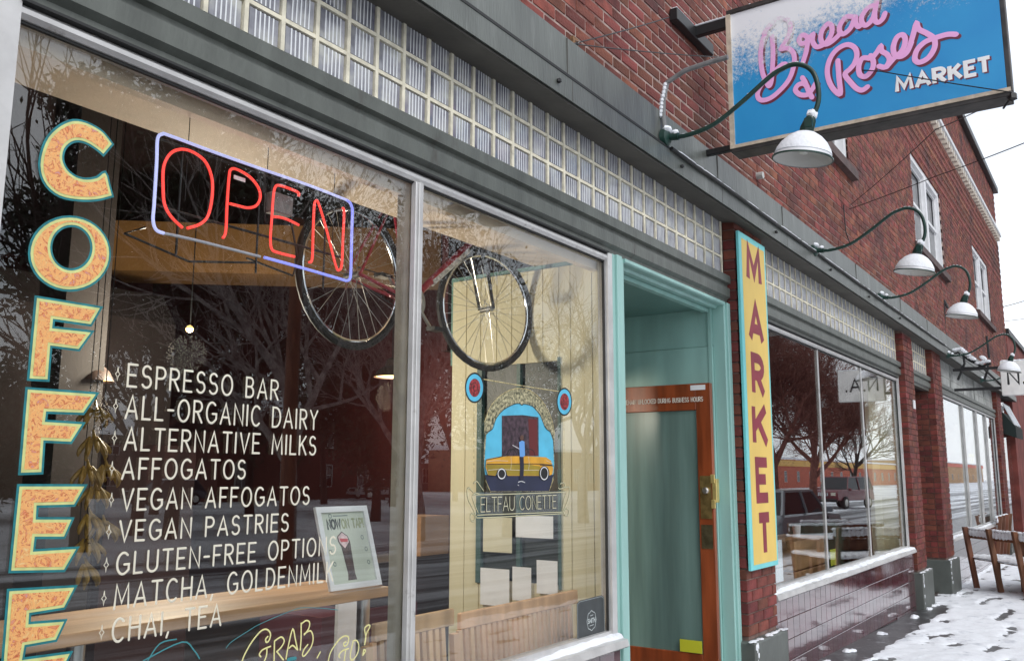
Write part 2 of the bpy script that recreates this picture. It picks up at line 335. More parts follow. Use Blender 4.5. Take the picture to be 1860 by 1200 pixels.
# ------------------------------------------------------------------ the building
B = thing('brick_building', 'two-storey red brick shop building with grey band over its storefronts and glass block transoms', 'building')
YB = -.09                                                   # front plane of the brickwork
bm_ = MB(); bm_.box(-.1, .1, -.045, .045, -.0325, .0325); BRICK = mesh(bm_, 'brick', bevel=.004); BRICK.materials.append(M['brick'])
BRICKP = BRICK.copy(); BRICKP.materials.clear(); BRICKP.materials.append(M['brick_pillar'])
UPWIN = [(7.25, 9.72), (13.5, 15.98), (19.8, 22.25)]; UZ0, UZ1 = 4.93, 6.32
wall_bricks = []
z = 3.76; row = 0
while z < 8.72:
    if 7.42 < z < 7.62: z += .075; row += 1; continue
    x = -1.2 + (row % 2) * .105
    while x < 25.0:
        x0, x1 = x, x + .1965
        cut = [(x0, x1)]
        for (a, b) in UPWIN:
            if UZ0 - .12 < z + .0325 < UZ1 + .0 or abs(z + .0325 - UZ0) < .05:
                cut = [c for (p, q) in cut for c in ((p, min(q, a)), (max(p, b), q)) if c[1] - c[0] > .03]
        wall_bricks += [(p, q, z + .0325) for p, q in cut if q - p > .03]
        x += .21
    z += .075; row += 1
def big(p, q, zc, y):
    a = proj((p, y, zc)); b = proj((q, y, zc))
    if not a or not b: return 0
    if a[0] < -5 or a[0] > 1865 or a[1] < -5 or a[1] > 1205: return 0
    if 1325 < a[0] < 1845 and a[1] < 275 - .23 * (a[0] - 1329): return 0
    return math.dist(a[:2], b[:2])
wall_bricks.sort(key=lambda t: -big(*t, YB))
rest = MB()
for i, (p, q, zc) in enumerate(wall_bricks):
    dy = R.uniform(-.002, .0015)
    if i < 165:
        o = obj('brick', BRICK, None, B); o.location = ((p + q) / 2, YB + .045 + dy, zc); o.scale = ((q - p) / .2, 1, .945 + R.uniform(-.02, .02)); o.rotation_euler = (0, R.uniform(-.004, .004), 0)
    else:
        a = R.random(); o_ = len(rest.v)
        rest.add([(p, YB + dy, zc - .031), (q, YB + dy, zc - .031), (q, YB + dy, zc + .031), (p, YB + dy, zc + .031), (p, YB + .03, zc - .031), (q, YB + .03, zc - .031), (q, YB + .03, zc + .0325), (p, YB + .03, zc + .0325)],
                 [(0, 1, 2, 3), (0, 4, 5, 1), (2, 6, 7, 3), (1, 5, 6, 2), (0, 3, 7, 4)], .001 + a)
o = obj('brickwork', rest, 'brick', B, kind='stuff')
mw = MB()                                                    # mortar wall with holes for the upper windows
segs = [-1.2] + [v for a in UPWIN for v in a] + [25.1]
for i in range(0, len(segs) - 1, 2): mw.box(segs[i], segs[i + 1], YB + .0045, YB + .3, 3.5, 8.78)
for a, b in UPWIN: mw.box(a, b, YB + .0045, YB + .3, 3.5, UZ0); mw.box(a, b, YB + .0045, YB + .3, UZ1, 8.78)
obj('wall', mw, 'mortar', B)
m = MB(); m.box(24.9, 25.1, YB + .32, 9, 0, 8.78); m.box(-1.2, -1.0, YB + .32, 9, 0, 8.78); m.box(-1.2, 25.1, 9, 9.2, 0, 8.78); m.box(-1.2, 25.1, YB + .3, 9, 8.6, 8.7)
obj('rear_wall', m, 'mortar', B)
# band, soffit, lintels
m = MB(); m.prism_x([(-.2, 3.435), (-.2, 3.553), (-.172, 3.56), (-.168, 3.785), (-.085, 3.865), (.1, 3.865), (.1, 3.50), (-.185, 3.44)], -1.2, 25.1, 60); obj('fascia_band', m, 'fascia', B)
m = MB(); m.prism_x([(-.184, 3.436), (.12, 3.495), (.12, 3.47), (-.184, 3.425)], -1.2, 25.1); obj('soffit', m, 'soffit', B)
m = MB(); m.box(-1.2, 25.1, -.203, -.16, 3.549, 3.563); obj('band_seam_shadow', m, 'alu_dark', B)  # black strip put in for the ledge's shadow along the gap in the band
m = MB()
for xx in (1.6, 3.6, 5.6, 7.0, 9.4, 11.6, 13.4): m.box(xx, xx + .005, -.2006, -.19, 3.437, 3.549); m.box(xx, xx + .005, -.1735, -.16, 3.565, 3.78)
obj('band_joint', m, 'soffit', B)
def lintel(x0, x1):
    m = MB(); m.prism_x([(-.05, 3.043), (-.055, 3.035), (-.055, 2.985), (-.030, 2.978), (-.030, 2.958), (-.048, 2.95), (-.048, 2.885), (-.022, 2.868), (-.022, 2.843), (.05, 2.843), (.05, 3.043)], x0, x1, 20)
    return obj('lintel_beam', m, 'lintel', B)
for a, b in ((.99, 6.085), (6.7, 12.02), (12.62, 14.1), (14.85, 21.9)): lintel(a, b)
m = MB()
for i in range(7): m.blob((2.0 + i * 1.55 + R.uniform(-.2, .2), -.21, 3.49), .014, 6)
obj('fascia_bolt', m, 'black', B)
# roof cap, dentil cornice, frieze
m = MB(); m.box(-1.2, 25.2, YB - .1, YB + .5, 8.78, 8.93); obj('roof_cap', m, 'black', B, bevel=.01)
m = MB(); m.prism_x([(YB - .09, 7.62), (YB - .09, 7.65), (YB - .05, 7.65), (YB - .05, 7.69), (YB - .08, 7.69), (YB - .08, 7.72), (YB + .02, 7.72), (YB + .02, 7.60), (YB - .045, 7.60)], 8, 25.12); obj('cornice', m, 'white', B)
dm = MB(); dm.box(-.055, .055, -.075, .02, -.06, .06); DENT = mesh(dm, 'dentil'); DENT.materials.append(mat('dentil_paint', (.62, .56, .48), .6, .1))
for i in range(60):
    o = obj('dentil', DENT, None, B); o.location = (8.6 + i * .275, YB - .0, 7.52)
m = MB()
for zz in (6.42, 6.57, 6.72, 6.87, 7.02, 7.17, 7.32): m.box(8, 25.1, YB - .007, YB, zz, zz + .06)
obj('corbel_course', m, 'brick', B)
# upper windows
for i, (a, b) in enumerate(UPWIN):
    f = MB(); y0 = YB + .02
    for s_ in ((a, a + .1), (b - .1, b), ((a + b) / 2 - .07, (a + b) / 2 + .07)): f.box(s_[0], s_[1], y0, y0 + .12, UZ0, UZ1)
    f.box(a + .1, (a + b) / 2 - .07, y0 + .002, y0 + .118, UZ1 - .09, UZ1); f.box((a + b) / 2 + .07, b - .1, y0 + .002, y0 + .118, UZ1 - .09, UZ1)
    f.box(a + .1, (a + b) / 2 - .07, y0 + .002, y0 + .118, UZ0, UZ0 + .07); f.box((a + b) / 2 + .07, b - .1, y0 + .002, y0 + .118, UZ0, UZ0 + .07)
    W = obj('upper_window', f, 'white', B)
    for (p, q) in ((a + .1, (a + b) / 2 - .07), ((a + b) / 2 + .07, b - .1)):
        s_ = MB(); zm = (UZ0 + UZ1) / 2
        for (lo, hi, yy) in ((UZ0 + .07, zm + .03, y0 + .075), (zm - .02, UZ1 - .09, y0 + .045)):
            s_.box(p, p + .05, yy, yy + .03, lo, hi); s_.box(q - .05, q, yy, yy + .03, lo, hi); s_.box(p + .05, q - .05, yy + .001, yy + .029, lo, lo + .05); s_.box(p + .05, q - .05, yy + .001, yy + .029, hi - .05, hi)
        obj('sash', s_, 'white', W)
        g = MB(); g.box(p + .05, q - .05, y0 + .085, y0 + .09, UZ0 + .1, UZ1 - .12); obj('pane', g, 'pane_far', W)
    k = MB(); k.prism_x([(YB - .07, UZ0 - .13), (YB - .07, UZ0 - .03), (YB + .03, UZ0 + .01), (YB + .03, UZ0 - .13)], a - .12, b + .12, 1)
    obj('window_sill', k, mat('sill_brick', (.09, .055, .05), .7, .3, 9, .3, 60), W)
    k = MB(); k.box(a, b, y0 + .13, y0 + .15, UZ0, UZ1); obj('blind', k, mat('window_blind', (.18, .19, .22), .7, .1), W)
# ---- pillars
def pillar(x0, x1, y_back, skip_lo=.66):
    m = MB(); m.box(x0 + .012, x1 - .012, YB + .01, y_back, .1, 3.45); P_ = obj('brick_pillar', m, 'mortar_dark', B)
    n = 0; z = skip_lo + zg(x0) - .12; row = 0; far = MB()
    while z < 3.42:
        xs = [x0, x0 + .2, x0 + .41, x1] if row % 2 == 0 else [x0, x0 + .1, x0 + .31, x0 + .52, x1]
        xs = [v for v in xs if v < x1 - .03] + [x1]
        for p, q in zip(xs, xs[1:]):
            zc = z + .0325; q2 = q - (.01 if q < x1 else 0); dy = R.uniform(-.002, .003)
            if x0 < 7:
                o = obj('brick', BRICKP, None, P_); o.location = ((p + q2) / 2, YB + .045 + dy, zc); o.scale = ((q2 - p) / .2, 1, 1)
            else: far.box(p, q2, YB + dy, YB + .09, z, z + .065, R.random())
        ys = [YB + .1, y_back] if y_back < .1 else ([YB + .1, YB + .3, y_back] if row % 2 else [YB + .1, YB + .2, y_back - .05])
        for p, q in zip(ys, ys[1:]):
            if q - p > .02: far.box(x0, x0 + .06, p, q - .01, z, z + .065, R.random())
        z += .075; row += 1
    obj('brick_courses', far, 'brick_pillar', P_, kind='stuff')
    b = MB(); g = zg((x0 + x1) / 2); b.box(x0 - .045, x1 + .045, YB - .06, y_back - .002, g - .1, skip_lo + g - .14); obj('pillar_base', b, 'base', P_, bevel=.012)
    s_ = MB()
    for i in range(16): s_.blob((x0 - .04 + R.random() * .69, YB - .035 + R.uniform(-.018, .015), skip_lo + g - .139), R.uniform(.008, .024), 8, (R.uniform(1, 3), 1, .35))
    for i in range(14): s_.blob((x0 - .03 + R.uniform(0, .04), YB - .058, skip_lo + g - .16 - R.random() ** 2 * .35), R.uniform(.006, .018), 7, (1, .4, 1.6))
    obj('snow_cap', s_, 'snow', P_, smooth=True)
    return P_
pillar(6.1, 6.7, .06, .50); pillar(12.02, 12.62, .06, .58); pillar(14.1, 14.82, .95, .62); pillar(21.9, 22.7, .06, .6); pillar(.35, .97, .06, .5)
# ---- glass block transoms
gm = MB(); hw, hh = .072, .066; nf = 5
xs = [-hw, -hw * .82] + [-hw * .82 + hw * 1.64 * (k + .5) / (nf * 2) for k in range(nf * 2)] + [hw * .82, hw]
def gblock_mesh():
    m = MB(); cols = [(-hw, .012), (-hw * .86, 0)]
    for k in range(nf):
        c = -hw * .50 + hw * 1.06 * k / (nf - 1); cols += [(c - .0056, .0028), (c - .0030, .0), (c + .0030, .0), (c + .0056, .0028)]
    cols += [(hw * .86, 0), (hw, .012)]
    vs = []
    for zz, dy in ((-hh, .012), (-hh * .86, 0), (hh * .86, 0), (hh, .012)): vs += [(x, y + dy, zz) for x, y in cols]
    n = len(cols); fs = [(r * n + i, r * n + i + 1, (r + 1) * n + i + 1, (r + 1) * n + i) for r in range(3) for i in range(n - 1)]
    m.add(vs, fs); me = bpy.data.meshes.new('glass_block'); me.from_pydata(m.v, [], m.f); me.update()
    a = me.attributes.new('flute', 'FLOAT', 'FACE')
    val = [1.0 if (r == 1 and i >= 2 and i < n - 2 and (i - 2) % 4 == 1) else 0.0 for r in range(3) for i in range(n - 1)]
    a.data.foreach_set('value', val); me.materials.append(M['gblock']); return me
GBM = gblock_mesh()
def transom(xr, cols, wcol, z0=3.045, rows=3, dz=.1425, label=None, y=.0):
    # xr = right end; grout grid and blocks run left from it
    xl = xr - cols * wcol
    g = MB(); g.box(xl - .03, xr + .02, y + .014, y + .05, z0 - .02, z0 + rows * dz + .012)
    for i in range(cols + 1):
        x = xr - i * wcol; g.box(x - .0085, x + .0085, y - .006 + R.uniform(-.001, .001), y + .02, z0 - .01, z0 + rows * dz + .004)
    for j in range(rows + 1):
        z = z0 + j * dz; g.box(xl - .008, xr + .008, y - .0045, y + .02, z - .0075, z + .0075)
    T = obj('glass_block_transom', g, 'groove', B)
    for i in range(cols):
        for j in range(rows):
            o = obj('glass_block', GBM, None, T); o.location = (xr - (i + .5) * wcol, y - .0, z0 + (j + .5) * dz); o.scale = (wcol / .158, 1, dz / .1425)
            o.rotation_euler = (R.uniform(-.012, .012), 0, R.uniform(-.02, .02))
    return T
transom(6.06, 32, .1583); transom(11.98, 33, .1585); transom(14.06, 9, .156)
m = MB(); m.box(14.86, 21.9, .0, .05, 3.07, 3.46)
for i in range(5): m.box(14.86 + i * 1.4, 14.9 + i * 1.4, -.012, 0, 3.07, 3.46)
m.box(14.86, 21.9, -.008, 0, 3.2, 3.215); m.box(14.86, 21.9, -.008, 0, 3.33, 3.345)
obj('painted_transom_panel', m, mat('weathered_pale_panel', (.42, .43, .41), .6, .2, 3, .2, 30, dirt=(.22, .23, .22), dscale=2, dpos=.5), B)
# ---- storefront windows
def rect_bar(m, x0, x1, z0, z1, y0, y1): m.box(x0, x1, y0, y1, z0, z1)
def storefront(x0, x1, z0, z1, mull, ext=.0):
    g = MB(); g.box(x0, x1, 0, .006, z0, z1); W = obj('storefront_window', g, 'pane', B)
    f = MB()
    f.box(x0 - .07, x0 + .002, -.035, .03, z0 - .02, z1 + .04); f.box(x1 - .002, x1 + .05, -.035, .03, z0 - .02, z1 + .04)
    f.prism_x([(-.02, z1 - .004), (-.032, z1 + .008), (-.032, z1 + .022), (-.02, z1 + .034), (.03, z1 + .034), (.03, z1 - .004)], x0 + .002, x1 - .002, 4)
    f.box(x0 + .002, x1 - .002, -.025, .03, z0 - .02, z0 + .03)
    obj('window_frame', f, 'alu', W)
    k = MB(); k.box(x0, x1, -.013, -.001, z1 - .012, z1 - .004); k.box(x0 + .002, x0 + .010, -.013, -.001, z0 + .03, z1 - .012); k.box(x1 - .012, x1 - .003, -.013, -.001, z0 + .03, z1 - .012)
    k.box(x0, x1, -.045, -.02, z1 + .036, z1 + .044); obj('gasket', k, 'alu_dark', W)
    for a, b, dep in mull:
        k = MB(); pr = .03 if b - a > .035 else .005; k.box(a, b, -pr, -.002, z0 + .03, z1 - .004); k.box(a + (b - a) * .3, b - (b - a) * .3, -pr - .006, -pr, z0 + .03, z1 - .004)
        obj('mullion', k, 'alu', W, bevel=.003 if pr > .01 else 0)
        k = MB(); k.box(a + .01, b - .01, .008, .008 + dep, z0 + .03, z1); obj('inner_mullion', k, 'beige_metal', W)
    return W
W1 = storefront(1.057, 4.255, .80, 2.795, [(2.640, 2.688, .07)])
W2 = storefront(6.75, 11.86, .76, 2.795, [(8.400, 8.430, .012), (10.05, 10.083, .012)])
W3 = storefront(14.9, 21.75, .72, 2.845, [(17.2, 17.27, .05), (18.9, 18.98, .05), (20.3, 20.37, .05)])
import mathutils.noise as mn
def nz1(t): return mn.noise(Vector((t, 0, .5)))
def sill(Wp, x0, x1, z):
    m = MB(); m.prism_x([(.02, z), (-.09, z - .012), (-.10, z - .045), (-.085, z - .055), (.02, z - .055)], x0, x1, 8); obj('sill', m, 'alu', Wp)
    s = MB(); x = x0
    n = int((x1 - x0) / .04); prof = []
    for i in range(n + 1):
        xx = x0 + (x1 - x0) * i / n; h = .012 + .016 * nz1(xx * 2.3) + .008 * nz1(xx * 11) + R.uniform(-.002, .002); d = .062 + .03 * nz1(xx * 1.7 + 9) + .014 * nz1(xx * 9 + 3)
        prof.append([(xx, -.003, z - .004), (xx, -.008, z + h * .8), (xx, -.03, z + h), (xx, -d + .012, z + h * .6), (xx, -d, z - .006), (xx, -d, z - .012)])
    vs = [p for q in prof for p in q]; s.add(vs, [(i * 6 + j, (i + 1) * 6 + j, (i + 1) * 6 + j + 1, i * 6 + j + 1) for i in range(n) for j in range(5)])
    obj('sill_snow', s, 'snow', Wp, smooth=True)
sill(W1, 1.0, 4.31, .80); sill(W2, 6.72, 11.98, .76); sill(W3, 14.86, 21.9, .72)
# ---- tiled stall risers
tm = MB(); tm.box(-.0745, .0745, -.008, .008, -.0745, .0745); TILE = mesh(tm, 'tile', bevel=.003); TILE.materials.append(M['tile'])
TILE2 = TILE
def riser(x0, x1, ztop, split):
    m = MB(); m.box(x0, x1, -.05, .03, -.1, ztop); Rr = obj('stall_riser', m, 'grout', B)
    rest_ = MB(); n = int((x1 - x0) / .153); k = 0
    for j in range(5):
        for i in range(n):
            zc = ztop - .078 - j * .153; xc = x0 + .08 + i * .153
            if zc < zg(xc) - .05: continue
            if split:
                o = obj('tile', TILE, None, Rr); o.location = (xc, -.054, zc); o.rotation_euler = (R.uniform(-.006, .006), 0, R.uniform(-.006, .006))
            else: rest_.box(xc - .0745, xc + .0745, -.06, -.05, zc - .0745, zc + .0745, R.random())
    if not split: obj('tiles', rest_, 'tile', Rr, kind='stuff')
riser(6.7, 12.0, .70, True); riser(1.0, 4.3, .742, False); riser(14.86, 21.9, .66, False)
# ---- recessed entrance (teal) and its open door
E_ = MB()
E_.box(4.31, 4.34, -.035, .05, zg(4.3) - .05, 2.84); E_.box(4.34, 4.40, -.05, .05, zg(4.3) - .05, 2.84); E_.box(4.40, 4.455, -.03, .06, zg(4.3) - .05, 2.84)
ENT = obj('entrance_surround', E_, 'teal', B, bevel=.004)
E_ = MB(); E_.box(6.0, 6.03, -.03, .06, zg(6) - .05, 2.84); E_.box(6.03, 6.085, -.045, .05, zg(6) - .05, 2.84); obj('door_jamb', E_, 'teal', ENT, bevel=.004)
m = MB(); m.prism_x([(-.03, 2.815), (-.04, 2.822), (-.04, 2.84), (.06, 2.84), (.06, 2.80), (.03, 2.80), (.02, 2.815)], 4.455, 6.0); obj('head_moulding', m, 'teal', ENT); m = MB(); m.box(4.455, 6.0, .08, .12, 2.775, 2.81); obj('head_moulding', m, 'teal', ENT)
m = MB(); m.box(5.98, 6.08, .06, 1.12, zg(6) - .05, 2.528); m.box(5.99, 6.08, .06, 1.12, 2.532, 2.82); m.box(5.972, 5.98, .06, .085, zg(6), 2.82); obj('recess_side_panel', m, 'teal', ENT)
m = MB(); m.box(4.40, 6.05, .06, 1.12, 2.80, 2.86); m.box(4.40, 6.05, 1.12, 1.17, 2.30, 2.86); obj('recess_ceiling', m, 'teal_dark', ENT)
m = MB(); m.box(4.40, 6.05, -.2, 1.2, 0, zg(5) + .06); obj('door_step', m, 'concrete', ENT)
DR = MB(); X0, X1 = 5.905, 5.945; dz0 = zg(6) + .07
DR.box(X0, X1, .055, .165, dz0, 2.262); DR.box(X0, X1, .86, .97, dz0, 2.262); DR.box(X0 + .001, X1 - .001, .165, .86, 2.075, 2.262); DR.box(X0 + .001, X1 - .001, .165, .86, dz0, .435)
DOOR = obj('entrance_door', DR, 'door_wood', B, bevel=.004)
m = MB(); m.box(X0 + .016, X0 + .022, .165, .86, .435, 2.075); obj('door_glass', m, mat('door_glass', (.15, .24, .22), .2, .22, 3, stretch=(3, 3, .25)), DOOR)
m = MB(); m.box(X0 - .004, X0, .068, .15, 1.33, 1.62); obj('lock_plate', m, 'brass', DOOR)
m = MB(); m.box(X0 - .003, X0, .068, .15, 1.13, 1.29); obj('pull_plate', m, mat('dull_bronze', (.2, .17, .1), .35, .3, 20, metal=.8), DOOR)
mm = Matrix.Translation((X0 - .004, .108, 1.52)) @ Matrix.Rotation(-math.pi / 2, 4, 'Y'); m = MB(); m.lathe([(0, .0), (.022, 0), (.024, .012), (.017, .022), (0, .024)], mm, 18); obj('lock_cylinder', m, 'steel', DOOR, smooth=True)
m = MB(); m.box(X0 - .006, X1 + .006, .03, .062, 1.44, 1.60); m.box(X0 - .012, X0 - .002, .04, .07, 1.40, 1.46); m.box(X0 - .012, X0 - .002, .04, .07, 1.57, 1.63); obj('latch_guard', m, 'brass_bright', DOOR, bevel=.003)
m = MB(); m.box(X0 - .003, X0, .09, .2, 2.215, 2.25); obj('door_label', m, 'paper', DOOR)
m = MB(); m.box(X0 - .004, X0, .17, .33, .44, .52); obj('yellow_notice', m, mat('yellow_paper', (.62, .62, .03), .7), DOOR)
SGN = Plane((X0 - .001, .78, 0), (0, -1, 0), (0, 0, 1), (-1, 0, 0))
m = MB(); text(m, SGN, 'THIS DOOR TO REMAIN UNLOCKED DURING BUSINESS HOURS', -.16, 2.135, .030, .83, .0055, h0=.003); obj('door_notice_lettering', m, mat('gold_white_lettering', (.75, .68, .6), .6), DOOR)
# display-window side wall of the recess: cream boards inside, with a small window
SW = MB(); xw = 4.35
SW.box(xw + .006, 4.40, .05, 1.12, zg(4.3), 1.02); SW.box(xw + .006, 4.40, .05, 1.12, 2.27, 2.82); SW.box(xw + .006, 4.40, .05, .34, 1.02, 2.27); SW.box(xw + .006, 4.40, .90, 1.12, 1.02, 2.27)
SIDE = obj('display_side_wall', SW, 'cream', B)
for a, b in ((.06, .115), (.115, .17), (.172, .262), (.264, .34), (.34, .45), (.45, .56), (.56, .67), (.67, .78), (.78, .90), (.90, 1.01), (1.01, 1.12)):
    bb = MB(); t_ = .012 if a < .16 else .0
    if b <= .34 or a >= .90: bb.box(xw - t_, xw + .006, a + .003, b - .003, zg(4.3), 2.82)
    else: bb.box(xw, xw + .006, a + .003, b - .003, 2.27, 2.82); bb.box(xw, xw + .006, a + .003, b - .003, zg(4.3), 1.02)
    obj('board', bb, 'cream', SIDE)
m = MB(); m.box(xw - .012, 4.40, .88, .915, 1.0, 2.29); m.box(xw - .012, 4.40, .33, .345, 1.0, 2.29); m.box(xw - .006, 4.40, .605, .63, 1.02, 2.27); obj('side_window_frame', m, mat('dark_teal_frame', (.05, .11, .10), .5), SIDE)
m = MB(); m.box(xw + .02, xw + .026, .345, .88, 1.02, 2.27); obj('side_window_pane', m, mat('dull_dark_glass', (.02, .03, .03), .45, .3, 4), SIDE)
for lab, q, mt_ in (('cream paper sheet taped upper left on the small side window', ((878, 938), (930, 1004)), 'paper_cream'), ('white printed sheet taped upper right on the small side window', ((937, 935), (1005, 978)), 'paper'),
                 ('lower left blank white sheet on the small side window', ((873, 1030), (925, 1102)), 'paper'), ('narrow middle blank white sheet low on the small side window', ((931, 1028), (965, 1092)), 'paper'), ('lower right blank white sheet on the small side window', ((975, 1016), (1013, 1080)), 'paper')):
    a = PX(*q[0], xw - .014); b = PX(*q[1], xw - .014); m = MB(); m.box(xw - .0155, xw - .014, min(a.y, b.y), max(a.y, b.y), b.z, a.z)
    tag(obj('paper_sheet', m, mt_), lab, 'paper')
# alcove door between pillars 2 and 3
m = MB(); m.box(12.62, 14.1, .95, 1.0, 0, 3.0); m.box(12.62, 14.1, .05, .95, 2.84, 2.88); obj('alcove_back_wall', m, 'dark_int', B)
m = MB(); m.box(12.95, 13.8, .92, .95, .12, 2.2); obj('alcove_door', m, mat('dark_red_door_paint', (.06, .015, .012), .5), B)
# ------------------------------------------------------------------ interior
m = MB(); m.box(-1, 12, .03, 9, 0, .22); m.box(12, 25, .03, 9, -.1, .02); obj('interior_floor', m, 'floor_int', B)
m = MB(); m.box(-1, 25, .06, 9, 3.86, 3.9); obj('interior_ceiling', m, 'dark_int', B)
m = MB(); m.box(-1, 25, 7.0, 7.1, 0, 3.9); m.box(-1.0, -.9, .03, 9, 0, 3.9); obj('interior_wall', m, 'maroon', B)
m = MB(); m.box(6.2, 12.05, 1.9, 2.0, 0, 3.9); obj('red_back_wall', m, mat('red_interior_wall', (.50, .05, .045), .8, .2, 2), B)
m = MB(); m.box(6.12, 6.2, .1, 7, 0, 3.9); m.box(12.05, 12.15, .1, 7, 0, 3.9); m.box(4.4, 6.12, 1.2, 1.25, 2.4, 3.9); m.box(-.9, 12, .051, .055, 3.0, 3.9); obj('partition_wall', m, 'maroon', B)
m = MB(); m.box(1.0, 4.33, .06, .10, 2.755, 2.86); m.box(1.0, 4.33, .06, .5, 2.84, 2.87); obj('window_header', m, 'cream2', B)
m = MB(); m.box(11.5, 11.95, .25, .3, .7, 2.84); m.box(11.9, 11.98, .03, .25, .7, 2.84); obj('end_board', m, 'cream', B)
p0 = PZ(190, 490, 2.95); p1 = PZ(800, 505, 2.95); d = (p1 - p0).normalized(); nrm_ = Vector((-d.y, d.x, 0))
m = MB(); m.obox((p0 + p1) / 2 + Vector((0, 0, .17)) + nrm_ * .2, d * (p1 - p0).length * .5, nrm_ * .2, (0, 0, .17)); obj('ceiling_bulkhead', m, 'ochre', B)
c = PY(160, 300, 1.9); m = MB(); m.box(c.x - .11, c.x + .11, 1.8, 2.05, .2, 3.86); obj('interior_column', m, 'grey_int', B)
a = PY(150, 700, 3.0); m = MB(); m.prism_x([(2.6, .2), (2.6, 2.55), (2.75, 2.75), (3.2, 2.75), (3.2, .2)], a.x - 1.0, a.x + .35)
tag(obj('cabinet', m, mat('dark_grey_cabinet', (.016, .012, .012), .95, .15, 3, spec=.1)), 'dark grey-brown cabinet with a chamfered top behind the letter F of COFFEE', 'cabinet')
# pendant lamps
def pendant(px, py, y, rad, lab, en):
    c = PY(px, py, y); T = thing('pendant_lamp', lab, 'pendant lamp', c, group='pendant lamps over the shop counter')
    m = MB(); m.lathe([(.02, .16), (.05, .14), (.06, .09), (rad * .8, .05), (rad, 0), (rad - .006, 0), (rad * .75, .04)], Matrix.Identity(4), 24); obj('lamp_shade', m, mat('bronze_lamp_shade', (.08, .05, .04), .4), T, smooth=True)
    m = MB(); m.lathe([(0, .012), (rad * .96, .010)], Matrix.Identity(4), 24); obj('diffuser', m, emit('warm_lamp_light', (1, .62, .25), 1.3), T)
    ld = bpy.data.lights.new('pendant_light', 'POINT'); ld.energy = en; ld.color = (1, .80, .58); ld.shadow_soft_size = .12; lo = bpy.data.objects.new('pendant_light', ld); C.objects.link(lo); lo.parent = T; lo.location = (0, 0, -.16)
    m = MB(); m.tube([(0, 0, .16), (0, 0, 3.85 - c.z)], .004, 5); obj('cord', m, 'black', T)
pendant(158, 692, 1.9, .125, 'lit pendant lamp seen between the two Fs of COFFEE', 9); pendant(712, 685, 2.6, .15, 'lit pendant lamp partly hidden by the window mullion', 28)
c = PY(345, 597, 1.7); T = thing('small_lamp', 'tiny bright yellow lamp glowing above the word ESPRESSO', 'lamp', c)
m = MB(); m.blob((0, 0, 0), .019, 8); ld = bpy.data.lights.new('small_lamp_light', 'POINT'); ld.energy = 110; ld.color = (1, .88, .70); ld.shadow_soft_size = .10; lo = bpy.data.objects.new('small_lamp_light', ld); C.objects.link(lo); lo.parent = T; lo.location = (0, 0, -.13); obj('bulb', m, emit('yellow_bulb', (1, .72, .25), 1.6), T, smooth=True); m = MB(); m.tube([(0, 0, .02), (0, 0, 3.85 - c.z)], .003, 5); obj('cord', m, 'black', T)
# ---- window bar counter
zc = 1.158; m = MB(); m.box(.9, PY(710, 1068, .3).x, .3, .72, zc - .038, zc)
T = thing('window_counter', 'light oak bar counter with a steel leg running along the coffee window', 'counter'); obj('counter_top', m, 'oak', T, bevel=.003)
a = PY(668, 1150, .42); m = MB(); m.tube([(a.x, .45, .22), (a.x, .45, zc - .04)], .028, 14); obj('leg', m, 'steel', T, smooth=True)
a2 = PY(140, 1150, .45); m = MB(); m.tube([(a2.x, .45, .22), (a2.x, .45, zc - .04)], .028, 14); obj('leg', m, 'steel', T, smooth=True)
# poster in a white frame standing on the counter
z0p = zc; pa = PZ(597, 1075, z0p); pb = PZ(690, 1062, z0p); uu = (pb - pa); wdt = uu.length; uu.normalize()
vv = Vector((-.12, .22, 1)).normalized(); vv = (vv - uu * vv.dot(uu)).normalized(); vv = (vv + uu * -.10).normalized(); nn = -(uu.cross(vv)).normalized()
if nn.y > 0: nn = -nn
hgt = .338; T = thing('poster_frame', 'white framed drinks poster leaning on the oak counter, reading NOW ON TAP', 'picture frame', pa)
PO = Plane((0, 0, .001), uu, vv, nn)
def quad(mb, pl, a0, a1, b0, b1, h0, h1):
    vs = [pl.p(a, b, h) for h in (h0, h1) for a, b in ((a0, b0), (a1, b0), (a1, b1), (a0, b1))]
    mb.add(vs, [(0, 3, 2, 1), (4, 5, 6, 7), (0, 1, 5, 4), (1, 2, 6, 5), (2, 3, 7, 6), (3, 0, 4, 7)])
m = MB(); fw = .024; quad(m, PO, 0, wdt, 0, fw, 0, .014); quad(m, PO, 0, wdt, hgt - fw, hgt, 0, .014); quad(m, PO, 0, fw, fw, hgt - fw, 0, .014); quad(m, PO, wdt - fw, wdt, fw, hgt - fw, 0, .014); obj('frame', m, 'white', T)
m = MB(); quad(m, PO, fw, wdt - fw, fw, hgt - fw, .002, .005); PS = obj('poster', m, mat('pale_green_poster', (.58, .62, .52), .5, .06, 6), T)
m = MB(); text(m, PO, 'NOW', .055, .248, .036, .072, .009, h0=.0055); obj('poster_lettering', m, mat('dark_print', (.04, .05, .045), .6), PS)
m = MB(); text(m, PO, 'ON TAP!', .136, .248, .036, wdt - .136 - .034, .007, h0=.0055); obj('poster_lettering', m, mat('olive_print', (.33, .36, .2), .6), PS)
m = MB(); ribbon(m, PO, [(.095, .300), (.175, .300)], .005, .0055); ribbon(m, PO, arc(.078, .30, .008, .008, 0, 360, 14), .004, .0055)
for (ax_, bx_) in ((.045, .155), (.055, .105), (wdt - .055, .205), (wdt - .045, .155), (wdt - .045, .10)): ribbon(m, PO, arc(ax_, bx_, .007, .008, 0, 360, 14), .004, .0055)
obj('poster_marks', m, mat('grey_print', (.22, .26, .24), .6), PS)
